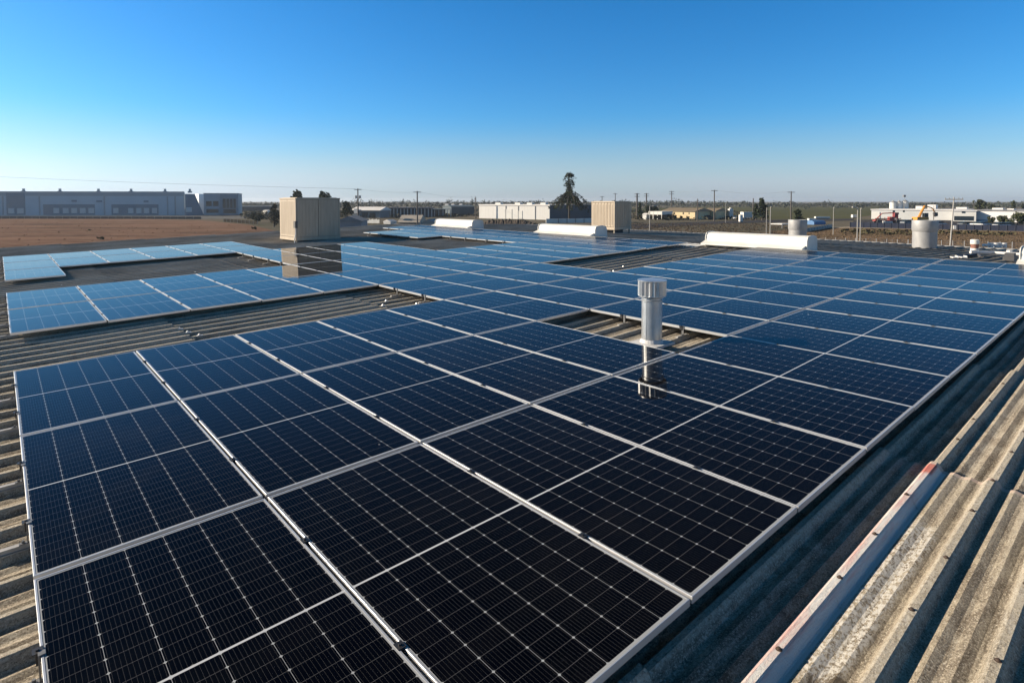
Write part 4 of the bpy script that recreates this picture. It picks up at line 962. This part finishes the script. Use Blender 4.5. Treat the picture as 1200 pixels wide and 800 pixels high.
tag(o, 'long low dark earth mound before the white hall', 'mound')

# ------------------------------------------------------------------ vehicles and machines
def car_parts():
    b = MB(); b.prism([(-2.2, .35), (-2.2, .85), (-1.9, .95), (1.3, .95), (2.1, .8), (2.2, .35)], 1, -.85, .85)
    c = MB(); c.prism([(-1.9, .95), (-1.45, 1.48), (.35, 1.5), (1.2, .95)], 1, -.74, .74)
    wl = []
    for x in (-1.35, 1.35):
        for y in (-.8, .8):
            k = MB(); k.tube((x, y - .1, .33), (x, y + .1, .33), .33, n=14); wl.append(k)
    return b, c, wl
cb, cc, cw = car_parts(); CC = cc.data('cabin', dkw); CW = [k.data('wheel', MDARK) for k in cw]; CB = {}
def car(px, py, ang, colr, label):
    if colr not in CB: CB[colr] = cb.data('body', paint('car_paint_' + colr, {'white': (.75, .75, .74), 'grey': (.18, .19, .2), 'dark': (.03, .03, .04), 'silver': (.42, .43, .44)}[colr], None, .5, .3))
    r = empty('parked_car', Matrix.Translation(ground(px, py, .04)) @ Matrix.Rotation(ang, 4, 'Z'), label, 'car', 'cars parked beyond the navy fence')
    link('body', CB[colr], r); link('cabin', CC, r)
    for k in CW: link('wheel', k, r)
car(1100.5, 265.2, .3, 'white', 'white parked car just right of the wider stack'); car(1144.5, 266, 1.9, 'white', 'white parked car before the left corner of the white warehouse')
car(1132, 265.6, .2, 'grey', 'grey parked car left of the warehouse corner'); car(1153, 265.4, .4, 'silver', 'silver parked car near the white warehouse corner')
car(1174, 267, .1, 'white', 'white parked car below the rounded tree'); car(1182, 266.6, .2, 'dark', 'dark parked car between the two rounded trees'); car(1064, 263, .2, 'grey', 'grey parked car left of the wider stack')
car(872, 257, .2, 'white', 'white car among the yard clutter left of the big dark tree'); car(866, 257.6, .2, 'silver', 'silver car beside the upright white tank')
# box truck
p = ground(877, 257.4); r = empty('box_truck', Matrix.Translation(p) @ Matrix.Rotation(.25, 4, 'Z'), 'white box truck parked left of the big dark tree', 'truck')
m = MB(); m.box(-3, 1.4, -1.1, 1.1, .9, 3.1); m.build('cargo_box', MWHW, r); m = MB(); m.prism([(1.5, .6), (1.5, 2.4), (2.3, 2.35), (2.9, 1.5), (3.0, .6)], 1, -1, 1); m.build('cab', MWHW, r)
for x in (-2, 2.2):
    for y in (-1, 1): m = MB(); m.tube((x, y - .12, .45), (x, y + .12, .45), .45, n=14); m.build('wheel', MDARK, r)
# red implement
MRED = paint('red_machine_paint', (.34, .055, .045), (.26, .05, .04), 1.5, .6)
p = ground(1039, 262.3); r = empty('farm_machine', Matrix.Translation(p) @ Matrix.Rotation(-.1, 4, 'Z'), 'red framed farm machine standing before the processing plant', 'machine')
m = MB(); m.box(-4, 4, -.9, .9, .9, 1.25); m.box(-4, 4, -.9, -.6, 1.6, 1.85); m.tube((-3.8, 0, 1), (-1.5, 0, 3.4), .16); m.tube((3.9, 0, 1), (2, 0, 3.6), .18); m.tube((-1.5, 0, 3.4), (2, 0, 3.6), .16)
for x in (-3, -1, 1, 2.8): m.tube((x, -.8, 1.2), (x, -.8, 2.2), .09)
m.build('frame', MRED, r); m = MB(); m.box(.6, 2.0, -.8, .8, 1.25, 2.3); m.build('hopper', MRED, r); m = MB(); m.box(2.1, 3.2, -.7, .7, 1.9, 3.7); m.build('cab', paint('dark_red_cab', (.25, .04, .04), (.2, .04, .04)), r)
for x in (-2.9, 3.0):
    for y in (-1.1, 1.1): m = MB(); m.tube((x, y - .2, .7), (x, y + .2, .7), .7, n=16); m.build('wheel', MDARK, r)
m = MB(); m.tube((-2, -1.3, .55), (-1.2, -1.3, .55), .5, n=12); m.box(-1.2, 1.2, -1.4, -1.1, .3, .9); m.build('guard', MWHW, r)
# excavator
tree(750, 256, 236.5, 'dark tree cluster at the foot of the left pole of the pair', 'tall', seed=0, D=250, wide=.8, mat=ML2)
tree(760, 256, 238.5, 'dark bushy tree under the right pole of the pair', 'low', seed=2, D=262, wide=.6, mat=ML2)
tree(768, 256, 240.5, 'dark tree left of the pale lamp post arm', 'round', seed=2, D=270, wide=.9, mat=ML2)
tree(117.5, 281, 276.8, 'small dark bush in the near part of the red field', 'low', seed=0, wide=1.3, mat=ML2, name='shrub')
tree(105, 270.5, 268.4, 'tiny dark bush farther out in the red field', 'low', seed=1, wide=1.3, mat=ML2, name='shrub')
MORG = paint('orange_machine_paint', (.62, .27, .04), (.5, .2, .03), 1.5, .5)
D = 190; p = gat(1079, D); r = empty('excavator', p, 'orange excavator with raised boom behind the wider grey stack', 'excavator')
ex = lambda px, py: (at(px, py, D).x - p.x, 0., at(px, py, D).z)
def beam(pts, w0, w1, name, mat, parent):
    m = MB()
    for k, (a, b) in enumerate(zip(pts[:-1], pts[1:])): t = k / max(1, len(pts) - 1); m.tube(a, b, w0 + (w1 - w0) * t, w0 + (w1 - w0) * (t + 1 / max(1, len(pts) - 1)), 6)
    return m.build(name, mat, parent)
beam([ex(1075.5, 257), ex(1080, 248), ex(1083.5, 241.5)], .42, .3, 'boom', MORG, r); st = beam([ex(1083.5, 241.5), ex(1092, 243.5), ex(1096, 249)], .2, .14, 'stick', MORG, r)
m = MB(); a = Vector(ex(1096.3, 251.5)); m.prism([(a.x - .6, a.z + .6), (a.x + .4, a.z + .7), (a.x + .5, a.z - .4), (a.x - .3, a.z - .7)], 1, -.5, .5); m.build('bucket', MDARK, st)
m = MB(); m.box(-1.9, 1.8, -1.3, 1.3, 1.1, 2.3); m.build('body', MORG, r); m = MB(); m.box(.5, 1.7, -1.25, -.1, 2.3, 3.6); m.build('cab', dkw, r)
for y in (-1.2, 1.2): m = MB(); m.prism([(-2.2, .1), (2.2, .1), (2.5, .5), (2.2, .95), (-2.2, .95), (-2.5, .5)], 1, y - .3, y + .3); m.build('track', MDARK, r)
# trailer and small white clutter
for k, (x, y, wd, hh, lab) in enumerate(((863.5, 256.8, 4.5, 1.0, 'low white trailer at the foot of the upright white tank'), (868, 260.6, 1.0, 2.4, 'upright white cabinet before the yard clutter'), (963.5, 256.6, 6, .7, 'low white trailer above the long blue tarpaulin'), (1001, 255.6, 2, 1.2, 'white crate beside the left end of the navy fence'), (951, 260.6, 2.4, 1.1, 'small white box beside the shorter grey stack'))):
    p = ground(x, y); r = empty('white_trailer' if hh < 1.1 and wd > 3 else 'white_cabinet', p, lab, 'trailer' if hh < 1.1 and wd > 3 else 'cabinet')
    m = MB(); m.box(-wd / 2, wd / 2, -.7, .7, .3, .3 + hh); m.build('body', MWHW, r)
    m = MB(); m.box(-wd * .4, wd * .4, -.6, .6, 0, .3); m.build('base', MDARK, r)

# ------------------------------------------------------------------ haze lying over the flat land
m = MB(); m.box(-4600, 4600, -1000, 5100, -1., 26.)
hz = bpy.data.materials.new('pale_haze'); hz.use_nodes = True; t = hz.node_tree
for n_ in list(t.nodes):
    if n_.type == 'BSDF_PRINCIPLED': t.nodes.remove(n_)
pv = t.nodes.new('ShaderNodeVolumePrincipled'); pv.inputs['Color'].default_value = (.80, .88, .97, 1); pv.inputs['Density'].default_value = .00014; pv.inputs['Anisotropy'].default_value = .3
t.links.new(pv.outputs[0], next(n_ for n_ in t.nodes if n_.type == 'OUTPUT_MATERIAL').inputs['Volume'])
tag(m.build('haze', hz), 'thin pale haze over the flat land', 'haze', kind='stuff')
